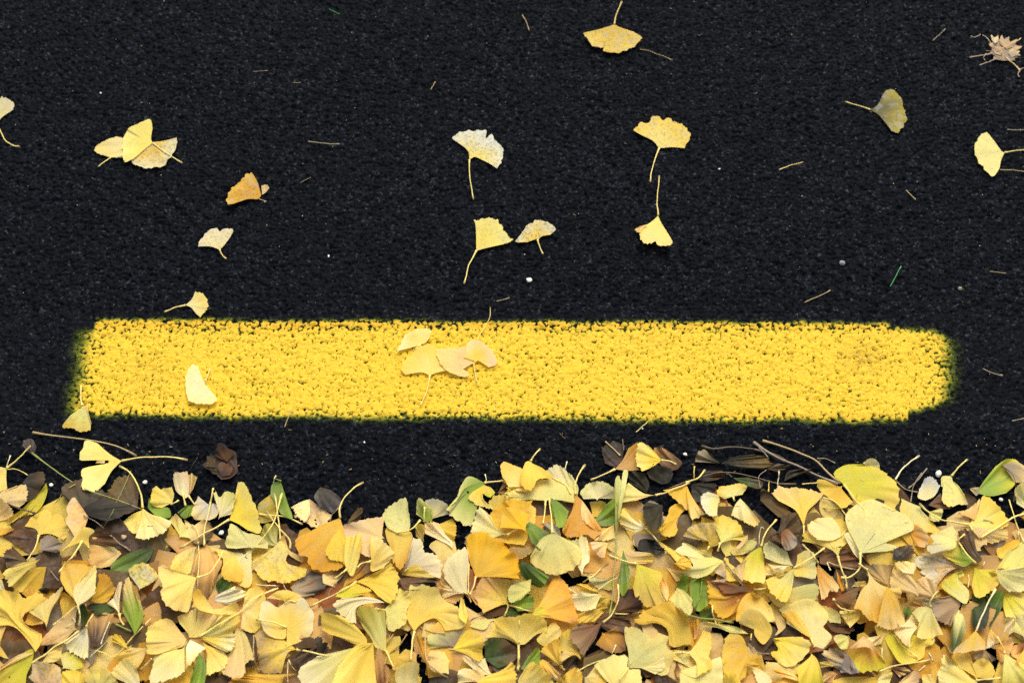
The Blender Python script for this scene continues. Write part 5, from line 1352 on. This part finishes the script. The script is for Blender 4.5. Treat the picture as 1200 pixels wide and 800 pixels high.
# ------------------------------------------------------------------ grit: pale mineral specks caught between the stones
gv, gq, gc = [], [], []; m = 0
import itertools
cube = np.array(list(itertools.product((-1, 1), repeat=3)), float)
cq = np.array([[0, 1, 3, 2], [4, 6, 7, 5], [0, 4, 5, 1], [2, 3, 7, 6], [0, 2, 6, 4], [1, 5, 7, 3]])
for i in range(750):
    x = rng.uniform(-.9, .9); y = rng.uniform(-.24, .78)
    u, v = project(x, y)
    if 370 < v < 500 and 80 < u < 1125: continue
    r = .00028 + .0005 * rng.random() ** 4
    V = cube * r * rng.uniform(.6, 1.2, (8, 1)) * np.array([1, .8, .6])
    a = rng.uniform(0, 6.28); V = np.stack([V[:, 0] * math.cos(a) - V[:, 1] * math.sin(a), V[:, 0] * math.sin(a) + V[:, 1] * math.cos(a), V[:, 2]], 1)
    ii = np.searchsorted(gx, x); jj = np.searchsorted(gy, y)
    V += (x, y, H[ii, jj] + r * .3)
    gv.append(V); gq.append(cq + m); m += 8
    c = lin(PAL[['white', 'ash', 'greypeb', 'sand', 'tan', 'white'][rng.integers(6)]]) * rng.uniform(.35, 1)
    gc.append(np.repeat(c[None], 8, 0))
for i in range(230):                               # crumbs of leaf and bark, thicker towards the litter
    x = rng.uniform(-.8, .8); y = -.19 + abs(rng.normal(0, .035)) if i < 130 else rng.uniform(-.2, .75)
    u, v = project(x, y)
    if 370 < v < 500 and 80 < u < 1125: continue
    ln, wd = rng.uniform(.0005, .0022), rng.uniform(.0003, .0007)
    V = cube * np.array([ln, wd, .0003]) * rng.uniform(.5, 1.2, (8, 1))
    a = rng.uniform(0, 6.28); V = np.stack([V[:, 0] * math.cos(a) - V[:, 1] * math.sin(a), V[:, 0] * math.sin(a) + V[:, 1] * math.cos(a), V[:, 2] + rng.normal(0, .15) * V[:, 0]], 1)
    ii = np.searchsorted(gx, x); jj = np.searchsorted(gy, y)
    V += (x, y, H[ii - 2:ii + 3, jj - 2:jj + 3].max() + .0002)
    gv.append(V); gq.append(cq + m); m += 8
    c = lin(PAL[['umber', 'brown', 'tanbrown', 'bark', 'redbrown', 'tan', 'olivebrown', 'mustard'][rng.integers(8)]]) * rng.uniform(.2, .6)
    gc.append(np.repeat(c[None], 8, 0))
me = fast_mesh('grit', np.vstack(gv), np.vstack(gq)); set_col(me, np.vstack(gc))
tag(add_obj('grit', me, M_STONE), 'pale mineral grit and brown leaf crumbs scattered over the black asphalt', 'grit', kind='stuff')

# ------------------------------------------------------------------ light
w = bpy.data.worlds.new('World'); sc.world = w; w.use_nodes = True
nt = w.node_tree; bg = nt.nodes['Background']
sky = nt.nodes.new('ShaderNodeTexSky'); sky.sky_type = 'NISHITA'; sky.sun_disc = False
SUN_EL, SUN_AZ = math.radians(60), math.radians(14)
sky.sun_elevation = SUN_EL; sky.sun_rotation = SUN_AZ
sky.air_density = 1.0; sky.dust_density = 4.0; sky.ozone_density = .7
nt.links.new(sky.outputs[0], bg.inputs[0]); bg.inputs[1].default_value = SKY_S
sun_d = bpy.data.lights.new('sun', 'SUN'); sun_d.energy = SUN_S; sun_d.angle = math.radians(SUN_ANG); sun_d.color = (1.0, .97, .91)
sun = bpy.data.objects.new('sun', sun_d); COL.objects.link(sun)
sdir = np.array([math.sin(SUN_AZ) * math.cos(SUN_EL), math.cos(SUN_AZ) * math.cos(SUN_EL), math.sin(SUN_EL)])
from mathutils import Vector
sun.rotation_euler = Vector(-sdir).to_track_quat('-Z', 'Y').to_euler()
sun.location = (0, 2, 4)

sc.view_settings.view_transform = 'Standard'
sc.view_settings.look = 'None'
sc.view_settings.gamma = 1.0
sc.view_settings.use_curve_mapping = False
sc.view_settings.exposure = EXPO
sc.cycles.use_denoising = False
sc.cycles.use_adaptive_sampling = False
sc.cycles.max_bounces = 6
